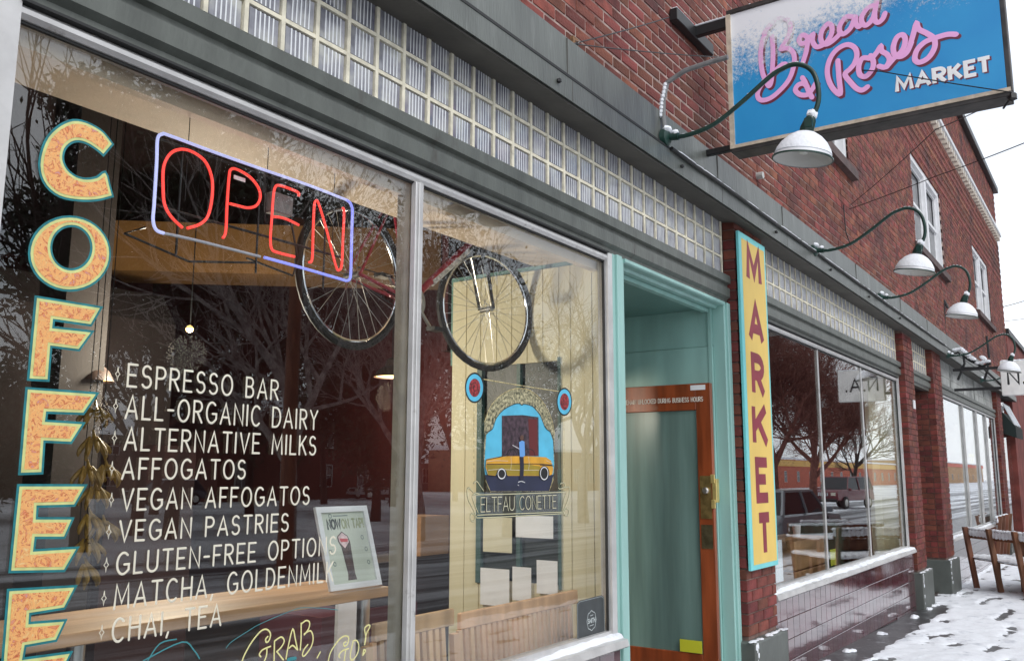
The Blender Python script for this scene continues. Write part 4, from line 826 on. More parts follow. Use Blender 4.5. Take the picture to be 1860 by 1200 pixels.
# dark sticker low on the right pane
pq = [fp(1047, 1096), fp(1052, 1090), fp(1092, 1080), fp(1097, 1084), fp(1099, 1156), fp(1048, 1171)]
m = MB(); poly(m, FAC, pq, .0012); STK = obj('sticker', m, mat('slate_sticker', (.045, .052, .055), .4, .15, 20), W1)
zc_ = fp(1074, 1126); m = MB(); ribbon(m, FAC, [(zc_[0] + .046 * math.cos(t * math.pi / 14) * (1 + .06 * math.cos(t * 2 * math.pi / 3.5)), zc_[1] + .046 * math.sin(t * math.pi / 14) * (1 + .06 * math.cos(t * 2 * math.pi / 3.5))) for t in range(29)], .0032, .002)
text(m, FAC, 'SMITH', zc_[0] - .037, zc_[1] - .010, .020, .074, .0045, h0=.002); ribbon(m, FAC, [(zc_[0] - .02, zc_[1] - .024), (zc_[0] + .02, zc_[1] - .022)], .003, .002); ribbon(m, FAC, [(zc_[0] - .012, zc_[1] + .024), (zc_[0] + .016, zc_[1] + .026)], .003, .002)
ribbon(m, FAC, offset(pq, -.006) + [offset(pq, -.006)[0]], .0016, .002)
obj('sticker_print', m, mat('pale_print', (.55, .6, .6), .5), W1)
# ------------------------------------------------------------------ vertical sign on the first brick pier
YS = -.125
def sp(x, y): q = PY(x, y, YS); return (q.x, q.z)
SV = Plane((0, YS, 0), (1, 0, 0), (0, 0, 1), (0, -1, 0))
xl = sp(1352, 700)[0]; xr_ = sp(1400, 700)[0]; zt = 3.375; zb = .98
T = thing('vertical_sign', 'tall yellow sign with turquoise edge and dark red letters MARKET on a brick pier', 'sign')
m = MB(); m.box(xl, xr_, YS, YS + .022, zb, zt); obj('sign_board', m, mat('turquoise_edge_paint', (.20, .66, .68), .45, .06, 6), T, bevel=.003)
m = MB(); poly(m, SV, [(xl + .05, zb + .035), (xr_ - .03, zb + .035), (xr_ - .03, zt - .045), (xl + .05, zt - .045)], .0008); obj('sign_field', m, mat('warm_yellow_paint', (.80, .56, .14), .5, .06, 4, stretch=(1, 1, .4)), T)
MRD = mat('dark_red_letter_paint', (.26, .025, .045), .5, .15, 4)
wl = xr_ - xl; ca = (xl + xr_) / 2 + .01
SPAN = [('M', 452, 522), ('A', 553, 628), ('R', 645, 725), ('K', 733, 815), ('E', 832, 915), ('T', 932, 1015)]
for ch, y0, y1 in SPAN:
    mid = 1372 + (y0 - 440) * .028
    z1 = sp(mid, y0 - 2)[1]; z0 = sp(mid, y1 - 2)[1]; m = MB(); gw = .34 if ch in 'MAK' else .29
    g = GL[ch][0]; kx = (gw - .075) / g
    for k, st in enumerate(GL[ch][1]): ribbon(m, SV, [(ca - (gw - .075) / 2 + p[0] * kx, z0 + .036 + p[1] * (z1 - z0 - .072)) for p in st], .075, .0014 + k * .0004, .0005, False)
    obj('sign_letter', m, MRD, T)
# ------------------------------------------------------------------ blue projecting sign
XS = 5.35
T = thing('blade_sign', 'blue projecting sign with pink script Bread & Roses and white MARKET, snow-frosted on top', 'sign')
ya, yb = PX(1329, 150, XS).y, PX(1828, 150, XS).y; zb0 = PX(1329, 277, XS).z + .02; zb1 = PX(1845, 165, XS).z; zb = (zb0 + zb1) / 2; zt = PX(1327, 28, XS).z + .01
m = MB(); m.box(XS + .005, XS + .115, yb + .01, ya - .01, zb + .01, zt - .01); obj('sign_cabinet', m, 'black', T)
m = MB(); Y0, Y1, Z0_, Z1_ = yb, ya, zb, zt
m.box(XS - .02, XS + .13, Y0 - .02, Y1 + .015, Z0_ - .03, Z0_ + .012); m.box(XS - .02, XS + .13, Y0 - .02, Y1 + .015, Z1_ - .012, Z1_ + .02); m.box(XS + .02, XS + .13, Y0 - .025, Y0 + .02, Z0_ + .012, Z1_ - .012); m.box(XS + .02, XS + .13, Y1 - .02, Y1 + .02, Z0_ + .012, Z1_ - .012)
obj('cabinet_frame', m, mat('weathered_dark_steel', (.035, .03, .028), .55, .4, 12, .2, 30), T, bevel=.004)
m = MB(); m.box(XS - .022, XS + .02, Y1 - .012, Y1 + .018, Z0_ + .012, Z1_ - .012); m.box(XS - .026, XS - .02, Y0 - .02, Y1 + .018, Z0_ - .004, Z0_ + .018); obj('retainer_strip', m, mat('pale_wood_strip', (.55, .46, .36), .6, .2, 20), T)
def frosted():
    m, t, b = node_mat('frosted_blue_sign_face'); n = t.nodes.new; l = t.links.new; b.inputs['Roughness'].default_value = .45
    c = n('ShaderNodeTexCoord'); sx = n('ShaderNodeSeparateXYZ'); l(c.outputs['Object'], sx.inputs[0])
    z1 = n('ShaderNodeTexNoise'); z1.inputs['Scale'].default_value = 3.2; z1.inputs['Detail'].default_value = 4; l(c.outputs['Object'], z1.inputs['Vector'])
    z2 = n('ShaderNodeTexNoise'); z2.inputs['Scale'].default_value = 42; z2.inputs['Detail'].default_value = 8; z2.inputs['Roughness'].default_value = .85; l(c.outputs['Object'], z2.inputs['Vector'])
    g = n('ShaderNodeMapRange'); l(sx.outputs[2], g.inputs[0]); g.inputs[1].default_value = 4.02; g.inputs[2].default_value = 4.56; g.inputs[3].default_value = -.34; g.inputs[4].default_value = .22
    g2 = n('ShaderNodeMapRange'); l(sx.outputs[1], g2.inputs[0]); g2.inputs[1].default_value = -2.0; g2.inputs[2].default_value = -.4; g2.inputs[3].default_value = -.13; g2.inputs[4].default_value = .12
    a = n('ShaderNodeMath'); l(g.outputs[0], a.inputs[0]); l(g2.outputs[0], a.inputs[1]); b2 = n('ShaderNodeMath'); l(a.outputs[0], b2.inputs[0])
    k = n('ShaderNodeMath'); k.operation = 'MULTIPLY_ADD'; l(z1.outputs['Fac'], k.inputs[0]); k.inputs[1].default_value = .45; k.inputs[2].default_value = -.225; l(k.outputs[0], b2.inputs[1])
    d = n('ShaderNodeMath'); l(b2.outputs[0], d.inputs[0]); l(z2.outputs['Fac'], d.inputs[1])
    r = n('ShaderNodeMapRange'); l(d.outputs[0], r.inputs[0]); r.inputs[1].default_value = .44; r.inputs[2].default_value = .68
    r.clamp = True; mx = n('ShaderNodeMix'); mx.data_type = 'RGBA'; l(r.outputs[0], mx.inputs['Factor']); mx.inputs[7].default_value = (.90, .92, .95, 1)
    cb = n('ShaderNodeMix'); cb.data_type = 'RGBA'; l(z1.outputs['Fac'], cb.inputs['Factor']); cb.inputs[6].default_value = (.008, .24, .60, 1); cb.inputs[7].default_value = (.03, .37, .72, 1); l(cb.outputs[2], mx.inputs[6]); l(mx.outputs[2], b.inputs['Base Color'])
    bp = n('ShaderNodeBump'); bp.inputs['Strength'].default_value = .6; bp.inputs['Distance'].default_value = .004; l(r.outputs[0], bp.inputs['Height']); l(bp.outputs[0], b.inputs['Normal'])
    return m, r, t
FM, FR, FT = frosted()
m = MB(); m.box(XS - .008, XS + .004, Y0 + .0, Y1 - .012, Z0_ + .014, Z1_ - .012); obj('sign_face', m, FM, T)
SB = Plane((XS - .008, 0, 0), (0, -1, 0), (0, 0, 1), (-1, 0, 0))
def bp_(x, y): q = PX(x, y, XS - .008); return (-q.y, q.z)
A_ = lambda pts: [bp_(1360 + x / 6, y / 6) for x, y in pts]
B_ = lambda pts: [bp_(1480 + x / 4.895, 20 + y / 4.895) for x, y in pts]
PINK = [A_([(180, 370), (150, 450), (130, 600), (148, 780), (190, 890), (222, 940), (248, 880), (262, 700), (265, 560), (255, 400)]),
 A_([(165, 370), (240, 270), (330, 205), (420, 215), (455, 290), (430, 400), (360, 520)]),
 A_([(350, 540), (430, 530), (490, 590), (495, 700), (450, 850), (360, 970), (240, 1070), (140, 1095), (98, 1050), (115, 970), (180, 880), (280, 780), (360, 710), (400, 700)]),
 A_([(620, 470), (570, 480), (550, 430), (590, 385), (640, 420), (632, 540), (605, 640), (585, 700)]),
 A_([(640, 440), (700, 380), (695, 450), (740, 515), (830, 480), (900, 380), (905, 290), (860, 265), (800, 340), (785, 420), (810, 480), (870, 480), (960, 410), (1000, 360)]),
 A_([(1120, 185), (1060, 190), (1000, 270), (990, 340), (1030, 375), (1110, 310), (1160, 190), (1165, 250), (1195, 295), (1240, 260)]),
 A_([(1370, 60), (1300, 90), (1235, 180), (1235, 250), (1280, 280), (1350, 210), (1385, 80), (1400, -30), (1410, -90)]),
 A_([(1375, 120), (1375, 220), (1410, 250), (1460, 210), (1485, 150)]),
 A_([(585, 850), (615, 900), (655, 1000), (690, 1065)]), A_([(735, 905), (690, 980), (640, 1035), (560, 1035), (510, 985), (540, 930), (600, 915), (640, 950)]),
 A_([(972, 665), (985, 850), (998, 1025), (920, 970), (868, 860), (860, 740), (900, 620), (980, 530), (1080, 490), (1160, 530), (1180, 610), (1150, 700), (1100, 760), (1050, 815), (1110, 900), (1180, 970), (1240, 985), (1295, 950)]),
 A_([(1320, 640), (1240, 640), (1200, 730), (1215, 820), (1280, 835), (1345, 760), (1360, 680), (1330, 610)]),
 A_([(1345, 640), (1400, 570), (1440, 510), (1450, 560), (1510, 600), (1535, 660), (1490, 735), (1420, 725)]),
 B_([(640, 500), (700, 430), (780, 350), (805, 260), (780, 215), (730, 240), (700, 320), (710, 390), (760, 410), (820, 370), (860, 280)]),
 B_([(850, 300), (880, 200), (905, 115), (925, 165), (1000, 205), (1060, 250), (1065, 330), (1010, 420), (930, 460), (890, 430), (910, 350), (980, 280), (1080, 240), (1180, 212), (1255, 212)])]
SHD = mat('dark_red_drop_shade_paint', (.16, .02, .05), .5); m = MB(); m2 = MB()
for k, st in enumerate(PINK):
    s2 = smooth2(st, 5); ribbon(m, SB, [(a + .012, b - .014) for a, b in s2], .033, .0008 + k * .00005); ribbon(m2, SB, s2, .031, .0022 + k * .00008, .0004)
PNK = mat('pink_letter_paint', (.92, .45, .80), .5, .05, 10)
# the frost that covers the top of the face lies on the letters too
def over_frost(base, thr):
    mm_ = FM.copy(); mm_.name = base.name + '_frosted'; t = mm_.node_tree
    for nd in t.nodes:
        if nd.type == 'MIX' and nd.inputs[6].is_linked and not nd.inputs['Factor'].is_linked: pass
    b = t.nodes['Principled BSDF']; mx = b.inputs['Base Color'].links[0].from_node
    for lk in list(mx.inputs[6].links): t.links.remove(lk)
    mx.inputs[6].default_value = (*thr[0], 1); fr = mx.inputs['Factor'].links[0].from_node; fr.inputs[1].default_value += thr[1]; fr.inputs[2].default_value += thr[1]
    return mm_
obj('script_shade', m, over_frost(SHD, ((.16, .02, .05), .05)), T); obj('script_lettering', m2, over_frost(PNK, ((.92, .45, .80), .10)), T)
q0 = bp_(1626, 172); q1 = bp_(1626, 142); q2 = bp_(1812, 130)
m = MB(); m2 = MB(); sl_ = (q2[1] - q0[1])
WL = 'MARKET'; tot = q2[0] - q0[0]; hgt = (bp_(1814, 94)[1] - bp_(1811, 128)[1]) * .86
for off, mm_, h0, mtn in (((.009, -.008), m, .0008, 'dark_red'), ((0, 0), m2, .0022, 'white')):
    adv = 0; ws = sum(GL[c][0] for c in WL) + .24 * 5; kx = (tot - .03) / ws
    for ch in WL:
        if ch == 'T': adv -= .13
        for k, st in enumerate(GL[ch][1]): ribbon(mm_, SB, [(q0[0] + .012 + (adv + p[0]) * kx + off[0], q0[1] + .014 + p[1] * hgt * .9 + off[1]) for p in st], .023, h0 + k * .0003, .0006, False)
        adv += GL[ch][0] + .24
obj('market_shade', m, SHD, T); obj('market_lettering', m2, mat('bright_white_paint', (.92, .92, .92), .5), T)
# snow on the cabinet, bracket, wires
m = MB(); n = 40
for i in range(n):
    y = Y0 + (Y1 - Y0) * (i + .5) / n; m.blob((XS + .09, y, Z1_ + .025), .05, 8, (1.9, .8, .42 + R.uniform(-.1, .1)))
obj('snow_cap', m, 'snow', T, smooth=True)
bx = PY(1250, 58, YB); m = MB()
m.box(XS - .01, XS + .035, Y1, YB - .012, Z1_ - .09, Z1_ - .02); a = PY(1215, 32, YB); b = PY(1272, 92, YB)
m.box(a.x, b.x + .1, YB - .06, YB - .004, Z1_ - .10, Z1_ - .015); m.box(XS + .06, XS + .10, Y1, YB - .06, Z0_ + .02, Z0_ + .06)
obj('bracket', m, 'black', T, bevel=.004)
m = MB(); m.box(XS - .012, XS + .036, Y1 + .02, YB - .05, Z1_ - .02, Z1_ - .008); m.box(a.x + .01, XS - .02, YB - .055, YB - .01, Z1_ - .015, Z1_ - .004); obj('bracket_snow', m, 'snow', T, bevel=.005)
m = MB(); m.blob((XS, Y0 - .02, Z0_ - .03), .03, 6); m.tube([(XS, Y0 - .02, Z0_ - .03), (XS + .05, Y0 + .03, Z0_ - .07)], .006, 5); obj('turnbuckle', m, 'black', T)
# small plate, anchor and guy wires
WIRES = [('thin guy wire from the wall anchor to the sign bracket', [PY(1040, 80, YB - .03), PY(1215, 32, YB - .03)], .004),
 ('guy wire running from the wall anchor across the blue sign face', [PY(1040, 80, YB - .03), PY(1325, 105, -.25), PX(1600, 130, XS - .05), PX(1838, 168, XS - .04)], .0035),
 ('thin wire from the blue sign corner down to the upper wall', [PX(1838, 170, XS), PX(1700, 235, 7.0), PX(1545, 372, 9.6)], .0035),
 ('long overhead wire crossing the white sky towards the wall', [PX(1870, 256, 7.0), PX(1700, 320, 8.2), PY(1542, 380, YB - .02)], .004),
 ('vertical cable strung beside the second gooseneck lamp', [PY(1532, 372, YB - .02), PY(1536, 420, YB - .02), PY(1545, 445, -.2)], .006),
 ('upper utility wire reaching the far corner of the building', [PX(1865, 545, 30), PX(1800, 562, 26), PY(1742, 560, -.25)], .012),
 ('lower utility wire crossing the pale sky at right', [PX(1865, 578, 34), PX(1800, 585, 30), PX(1760, 592, 27)], .010)]
for lab, pts, r in WIRES:
    m = MB(); P = [pts[0]]
    for a, b in zip(pts, pts[1:]):
        for k in range(1, 7): t = k / 6; q = a.lerp(b, t); q.z -= .10 * (b - a).length * .12 * 4 * t * (1 - t) * (.4 if r < .004 else .3); P.append(q)
    m.tube(P, r, 5); tag(obj('wire', m, 'black'), lab, 'wire', 'wires strung in front of the brick wall')
q = PY(1040, 80, YB); T = thing('wall_anchor', 'rusty square eye anchor on the bricks where two guy wires meet', 'anchor', q)
m = MB(); m.box(-.028, .028, -.02, .004, -.03, .03); obj('plate', m, mat('rusty_plate', (.25, .13, .06), .7, .4, 40), T); m = MB(); m.tube([(0, -.02, .01), (0, -.04, .0), (0, -.02, -.012)], .005, 6); obj('eye', m, 'steel', T)
q = PY(1375, 320, YB); m = MB(); m.tube([(q.x, YB + .01, q.z), (q.x, YB - .05, q.z)], .028, 12); tag(obj('insulator', m, mat('pale_porcelain', (.5, .5, .48), .4)), 'pale round insulator knob on the bricks below the first lamp', 'insulator')
q = PY(1660, 735, YB); m = MB(); m.box(q.x - .07, q.x + .05, YB - .012, YB - .001, q.z - .05, q.z + .06); tag(obj('house_number_plate', m, 'white'), 'small white plate on the second brick pier', 'plate')
# ------------------------------------------------------------------ gooseneck lamps
def gooseneck(px, py, lab, x=None, snow=1.0):
    q = PY(px, py, -.2); T = thing('gooseneck_lamp', lab, 'wall lamp', (q.x, -.19, q.z), group='gooseneck lamps over the storefront')
    prof = [(0, 0), (-.06, -.008), (-.15, -.014), (-.31, .015), (-.48, .109), (-.645, .218), (-.72, .247), (-.78, .256), (-.84, .232), (-.885, .18), (-.905, .10), (-.905, .02), (-.885, -.04), (-.855, -.09)]
    P = [(0, a, b) for a, b in smooth2(prof, 4)]
    m = MB(); m.tube(P, .0135, 10); obj('arm', m, 'green_metal', T, smooth=True)
    mm = Matrix.Rotation(math.pi / 2, 4, 'X'); m = MB(); m.lathe([(0, .035), (.03, .035), (.052, .02), (.055, -.01), (.0, -.01)], mm, 20); m.tube([(0, -.02, 0), (0, -.09, -.01)], .022, 10); obj('wall_plate', m, 'green_metal', T, smooth=True)
    ax = Vector((0, .40, -.92)).normalized(); top = Vector((0, -.855, -.085)); zq = -ax; X_ = Vector((1, 0, 0)); Yq = zq.cross(X_)
    def mat4(o): return Matrix(((X_.x, Yq.x, zq.x, o.x), (X_.y, Yq.y, zq.y, o.y), (X_.z, Yq.z, zq.z, o.z), (0, 0, 0, 1)))
    m = MB(); m.lathe([(0, .02), (.022, .02), (.032, .0), (.038, -.05), (.034, -.075), (.0, -.075)], mat4(top), 16); m.box(-.045, -.02, top.y - .02, top.y + .02, top.z - .05, top.z); obj('socket', m, 'green_metal', T, smooth=True)
    ax0 = ax; ax = Vector((0, .16, -.987)).normalized(); zq = -ax; Yq = zq.cross(X_); base = top + ax0 * .07 + ax * .145
    m = MB(); m.lathe([(.030, .140), (.055, .130), (.088, .108), (.117, .078), (.138, .044), (.150, .014), (.156, 0), (.159, -.004), (.156, -.008)], mat4(base), 36); S_ = obj('lamp_shade', m, 'enamel', T, smooth=True)
    m = MB(); m.lathe([(.028, .134), (.052, .125), (.085, .102), (.113, .073), (.134, .041), (.146, .012), (.153, -.004)], mat4(base), 36); obj('shade_inside', m, 'enamel_in', S_, smooth=True)
    m = MB(); m.lathe([(.155, .002), (.1612, .001), (.1612, -.007), (.155, -.008)], mat4(base), 36); obj('rim', m, 'green_metal', S_)
    m = MB(); m.lathe([(0, .10), (.022, .09), (.03, .06), (.024, .03), (0, .02)], mat4(base), 14); obj('bulb', m, mat('frosted_bulb', (.7, .7, .66), .3), T, smooth=True)
    m = MB(); m.lathe([(.030, .148), (.057, .139), (.092, .116), (.122, .084), (.143, .048), (.151, .022), (.146, .018)], mat4(base), 36); m.blob(top + Vector((0, -.012, .03)), .03, 8); m.blob((0, -.02, .045), .035, 8, (1.3, .8, .7)); m.blob((0, -.07, .018), .02, 8)
    for k in range(7, len(P) - 20, 2): p = Vector(P[k]); m.blob(p + Vector((0, 0, .012)), .009, 6, (1, 1.6, .5))
    obj('snow_layer', m, 'snow', T, smooth=True)
    return T
GN = gooseneck(1210, 250, 'nearest gooseneck lamp, its arm curving in front of the blue sign')
for px, py, lab in ((1480, 455, 'second gooseneck lamp, its white shade beside the tall upper window'), (1600, 540, 'third gooseneck lamp, shade low before the farthest upper window'), (1722, 645, 'fourth gooseneck lamp, snow-laden arm above the pale transom panel'), (1783, 690, 'farthest gooseneck lamp, half hidden by the white N.A. sign')):
    q = PY(px, py, -.2); dup(GN, (q.x, -.19, q.z), None, lab)
q = PY(1210, 250, -.2)
m = MB(); m.tube([(q.x, -.2, q.z + .03)] + [PX(x, y, q.x + .0) + Vector((0, 0, 0)) for x, y in ((1205, 215), (1205, 180), (1212, 150), (1245, 128), (1290, 113), (1322, 104))], .015, 8); Tc = obj('conduit', m, mat('grey_conduit', (.2, .2, .2), .5, .2, 20), smooth=True)
tag(Tc, 'grey curved conduit rising from the first lamp behind the blue sign', 'conduit')
m = MB()
for k in range(9): p = PX(1204 + (.6 if k < 5 else 1.5) * (k - 4), 212 - k * 7, q.x); m.blob(p + Vector((-.012, 0, .004)), .015, 6)
obj('conduit_snow', m, 'snow', Tc, smooth=True)
m = MB(); x = 4.75; P = []
while x < 14.8: P.append((x, -.213, 3.552 + R.uniform(-.004, .004))); x += .35
m.tube(P, .012, 6); Tc = tag(obj('cable_run', m, 'black', smooth=True), 'dark cable running along the grey band between the gooseneck lamps', 'cable')
m = MB()
for k in range(150): m.blob((4.8 + R.random() * 9.9, -.215, 3.565), R.uniform(.004, .010), 6, (R.uniform(3, 14), 1, .6))
obj('cable_snow', m, 'snow', Tc, smooth=True)
m = MB()
for pts in ([(1722, 645), (1740, 640), (1762, 655), (1790, 668)], [(1740, 690), (1752, 660), (1750, 645)], [(1750, 640), (1790, 672), (1820, 700)], [(1745, 668), (1775, 668), (1800, 660)], [(1788, 690), (1795, 668), (1793, 655)], [(1715, 545), (1716, 600), (1726, 640)], [(1715, 545), (1722, 560)], [(1792, 610), (1797, 650)]):
    m.tube([PX(x, y, 15.6) for x, y in pts], .018, 6)
Tc = tag(obj('cable_bundle', m, 'black'), 'tangle of dark cables and brackets beside the white N.A. sign', 'cables')
m = MB()
for pts in ([(1725, 640), (1745, 636), (1762, 650)], [(1762, 652), (1770, 656)], [(1775, 662), (1800, 658)], [(1788, 655), (1782, 650)]):
    for a, b in zip(pts, pts[1:]):
        for k in range(5): m.blob(PX(a[0] + (b[0] - a[0]) * k / 5, a[1] + (b[1] - a[1]) * k / 5 - 3, 15.55), .045, 7, (1, 1, .6))
obj('snow_clump', m, 'snow', Tc, smooth=True)
# white projecting sign N.A.
XN = 15.3; T = thing('white_blade_sign', 'white rectangular projecting sign with black letters N.A. at the right edge', 'sign')
y1_, zt_ = PX(1815, 657, XN).y, PX(1815, 657, XN).z; zb_ = PX(1818, 718, XN).z; y0_ = y1_ - .72
m = MB(); m.box(XN, XN + .14, y0_, y1_, zb_, zt_); obj('sign_box', m, mat('off_white_plastic', (.88, .87, .84), .5, .08, 8), T, bevel=.008)
SN = Plane((XN, 0, 0), (0, -1, 0), (0, 0, 1), (-1, 0, 0)); m = MB(); text(m, SN, 'N.A.', -y1_ + .10, zb_ + .17, .2, .50, .032, .25, h0=.001); obj('sign_lettering', m, 'black', T)
m = MB(); m.box(XN + .05, XN + .09, y1_, -.18, zt_ - .1, zt_ - .06); m.box(XN + .05, XN + .09, y1_, -.18, zb_ + .1, zb_ + .14); obj('bracket', m, 'black', T)
m = MB()
for k in range(10): m.blob((XN + .07, y0_ + .07 * k + .04, zt_ + .01), .06, 8, (1.2, .9, .35))
obj('snow_cap', m, 'snow', T, smooth=True)
# far storefront past the last pier
T = thing('far_storefront', 'far storefront with turquoise post and black awning at the right edge', 'storefront')
m = MB(); m.box(22.75, 23.3, -.02, .1, 1.9, 3.4); obj('turquoise_post', m, mat('bright_turquoise_paint', (.08, .5, .52), .5), T)
m = MB(); m.box(22.75, 23.2, -.025, .1, .0, 1.9); obj('white_post', m, 'white', T)
m = MB(); m.box(23.3, 25.0, 0, .05, .1, 3.4); obj('window', m, 'pane', T)
m = MB(); m.prism_x([(-.02, 3.1), (-.28, 2.75), (-.28, 2.5), (-.02, 2.6)], 23.4, 25.0); obj('awning', m, mat('black_awning_cloth', (.015, .02, .018), .8), T)
m = MB()
for k in range(5): m.tube([(23.5 + k * .3, -.05, 3.30), (23.5 + k * .3 + .1, -.25, 2.80)], .02, 5)
obj('awning_snow', m, 'snow', T)
# neighbour building beyond
T = thing('neighbour_building', 'lower brick building beyond the far corner, with a dark coping', 'building', (30, 3, 0))
m = MB(); m.box(-4.85, 10, -3.1, 5, -.2, 5.15); obj('wall', m, mat('neighbour_brick', (.2, .05, .04), .85, .3, 3, .2, 20), T); m = MB(); m.box(-4.85, 10.1, -3.16, -2.8, 5.15, 5.28); obj('coping', m, 'black', T)
# ------------------------------------------------------------------ ground
def strip(m, y0, y1, dz, nx=40, x0=-6, x1=90):
    xs = [x0 + (x1 - x0) * (i / nx) ** 1.3 for i in range(nx + 1)] + [15.5]; xs = sorted(xs)
    vs = [(x, y, zg(x) + dz) for x in xs for y in (y0, y1)]
    m.add(vs, [(2 * i, 2 * i + 2, 2 * i + 3, 2 * i + 1) for i in range(len(xs) - 1)])
m = MB(); strip(m, -3.4, .3, 0); obj('sidewalk', m, 'concrete', kind='structure')
m = MB(); strip(m, -3.55, -3.4, .0); strip(m, -3.552, -3.55, -.06); obj('kerb', m, mat('kerb_concrete', (.25, .25, .25), .7, .2, 5), kind='structure')
def snow_road():
    m, t, b = node_mat('snowy_road'); n = t.nodes.new; l = t.links.new; c = n('ShaderNodeTexCoord'); mp = n('ShaderNodeMapping'); mp.inputs['Scale'].default_value = (.03, 1.1, 1); l(c.outputs['Object'], mp.inputs[0])
    z = n('ShaderNodeTexNoise'); z.inputs['Scale'].default_value = 1.0; z.inputs['Detail'].default_value = 7; z.inputs['Roughness'].default_value = .6; l(mp.outputs[0], z.inputs['Vector'])
    cr = n('ShaderNodeValToRGB'); e = cr.color_ramp.elements; e[0].position = .42; e[0].color = (.06, .06, .065, 1); e[1].position = .60; e[1].color = (.70, .72, .76, 1); l(z.outputs['Fac'], cr.inputs[0]); l(cr.outputs[0], b.inputs['Base Color']); b.inputs['Roughness'].default_value = .6; return m
m = MB(); strip(m, -14, -3.5, -.13, x0=-60, x1=300); obj('road', m, snow_road(), kind='structure')
m = MB(); m.add([(-300, -14, -.16), (500, -14, -.16), (500, -500, -.16), (-300, -500, -.16)], [(0, 1, 2, 3)]); m.add([(-300, -14, -.2), (500, -14, -.2), (500, 400, -.2), (-300, 400, -.2)], [(0, 1, 2, 3)])
obj('ground', m, mat('snowy_ground', (.62, .64, .68), .8, .25, .15, 0, dirt=(.18, .18, .2), dscale=.12, dpos=.56), kind='structure')
# snow cover with trodden gaps
import mathutils.noise as mn
def snow_sheet():
    nx, ny = 520, 110; x0, x1, y0, y1 = 4.2, 21.0, -3.5, .04; vs = []
    for i in range(nx + 1):
        x = x0 + (x1 - x0) * i / nx
        for j in range(ny + 1):
            y = y0 + (y1 - y0) * j / ny
            h = .016 + .014 * mn.noise(Vector((x * 1.3, y * 1.6, 0))) + .010 * mn.noise(Vector((x * 6, y * 7, 3))) + .006 * mn.noise(Vector((x * 17, y * 19, 5)))
            ft = mn.noise(Vector((x * 1.7 + .5 * y, y * 5.6, 9))) + .30 * mn.noise(Vector((x * 14, y * 16, 6))) * 1.0
            if ft > .22: h -= (ft - .22) * .10 + .006 * max(0, mn.noise(Vector((x * 30, y * 30, 2))))
            edge = -.40 + .06 * mn.noise(Vector((x * 3, 0, 1))) + max(0, (x - 12.4)) * .22
            if x < 12.7: h -= max(0, (y - edge)) * .5
            elif x > 14.0: h += 0
            if y > -.06 and x > 14.9: h += .03
            vs.append((x, y, zg(x) + max(-.02, h)))
    m = MB(); m.add(vs, [(i * (ny + 1) + j, (i + 1) * (ny + 1) + j, (i + 1) * (ny + 1) + j + 1, i * (ny + 1) + j + 1) for i in range(nx) for j in range(ny)]); return m
obj('snow_cover', snow_sheet(), 'snow', smooth=True, kind='stuff')
m = MB()
for cx in (6.9, 7.6, 8.3, 9.6, 12.1, 12.5, 12.9, 14.0, 14.5, 11.2):
    for k in range(4): m.blob((cx + R.uniform(-.1, .1), -.14 - R.uniform(0, .06), zg(cx) + .005), R.uniform(.015, .045), 8, (1.4, 1, .6))
obj('snow_clods', m, 'snow', smooth=True, kind='stuff')
# ------------------------------------------------------------------ snowy outdoor bench and tables
def bench(loc, rz, lab, length=1.9):
    T = thing('outdoor_bench', lab, 'bench', loc, rz, 'snowy wooden benches on the sidewalk')
    for k in range(4):
        x = .06 + k * (length - .12) / 3
        m = MB(); m.obox((x, -.02 + .0, .45), (.03, 0, 0), (0, .035, 0), (0, -.06, .45)); obj('back_post', m, 'dark_wood', T, bevel=.005)
        m = MB(); m.box(x - .03, x + .03, .36, .42, 0, .42); obj('leg', m, 'dark_wood', T, bevel=.005)
    for zz, yy in ((.80, -.055),): 
        m = MB(); m.box(0, length, yy + .03, yy + .055, zz - .065, zz + .065); obj('back_board', m, 'dark_wood', T, bevel=.004)
    for k in range(4): m = MB(); m.box(0, length, .04 + k * .14, .17 + k * .14, .42, .45); obj('seat_board', m, 'dark_wood', T, bevel=.004)
    m = MB(); n = 24
    for k in range(n):
        x = length * (k + .5) / n; m.blob((x, -.01, .875 + R.uniform(-.004, .006)), .045, 8, (1.3, .75, .55)); 
        for yy in (.09, .2, .32, .42, .54): m.blob((x, yy, .46), .085, 8, (1, 1.2, .42))
        m.blob((x, -.018, .80), .05, 8, (1.1, .16, 1.0 + R.uniform(-.3, .3))); m.blob((x, -.032, .815 + R.uniform(-.008, .008)), .052, 8, (1.15, .30, .95))
    obj('snow_layer', m, 'snow', T, smooth=True)
    return T
def table(loc, rz, lab):
    T = thing('outdoor_table', lab, 'table', loc, rz); L_ = 1.7
    for k in range(5): m = MB(); m.box(0, L_, k * .15, k * .15 + .14, .66, .70); obj('table_board', m, 'dark_wood', T, bevel=.004)
    for x in (.12, L_ - .2):
        for y in (.08, .58): m = MB(); m.box(x, x + .08, y, y + .08, 0, .66); obj('leg', m, 'dark_wood', T)
    m = MB(); m.box(.1, L_ - .1, .05, .07, .5, .65); m.box(.1, L_ - .1, .66, .68, .1, .65); obj('apron', m, 'dark_wood', T)
    m = MB(); 
    for i in range(14):
        for j in range(6): m.blob((.06 + i * .123, .06 + j * .126, .70), .095, 8, (1, 1, .32))
    obj('snow_layer', m, 'snow', T, smooth=True); return T
pA, pB = PZ(1766, 1068, -.04), PZ(1822, 1080, -.04); dA = (pB - pA); rzA = math.atan2(dA.y, dA.x)
bench((pA.x, pA.y, -.03), rzA, 'snowy wooden bench with its back to the camera, nearest the grey pier base')
vA = Vector((math.cos(rzA), math.sin(rzA), 0)); nA = Vector((-vA.y, vA.x, 0))
if nA.x < 0: nA = -nA
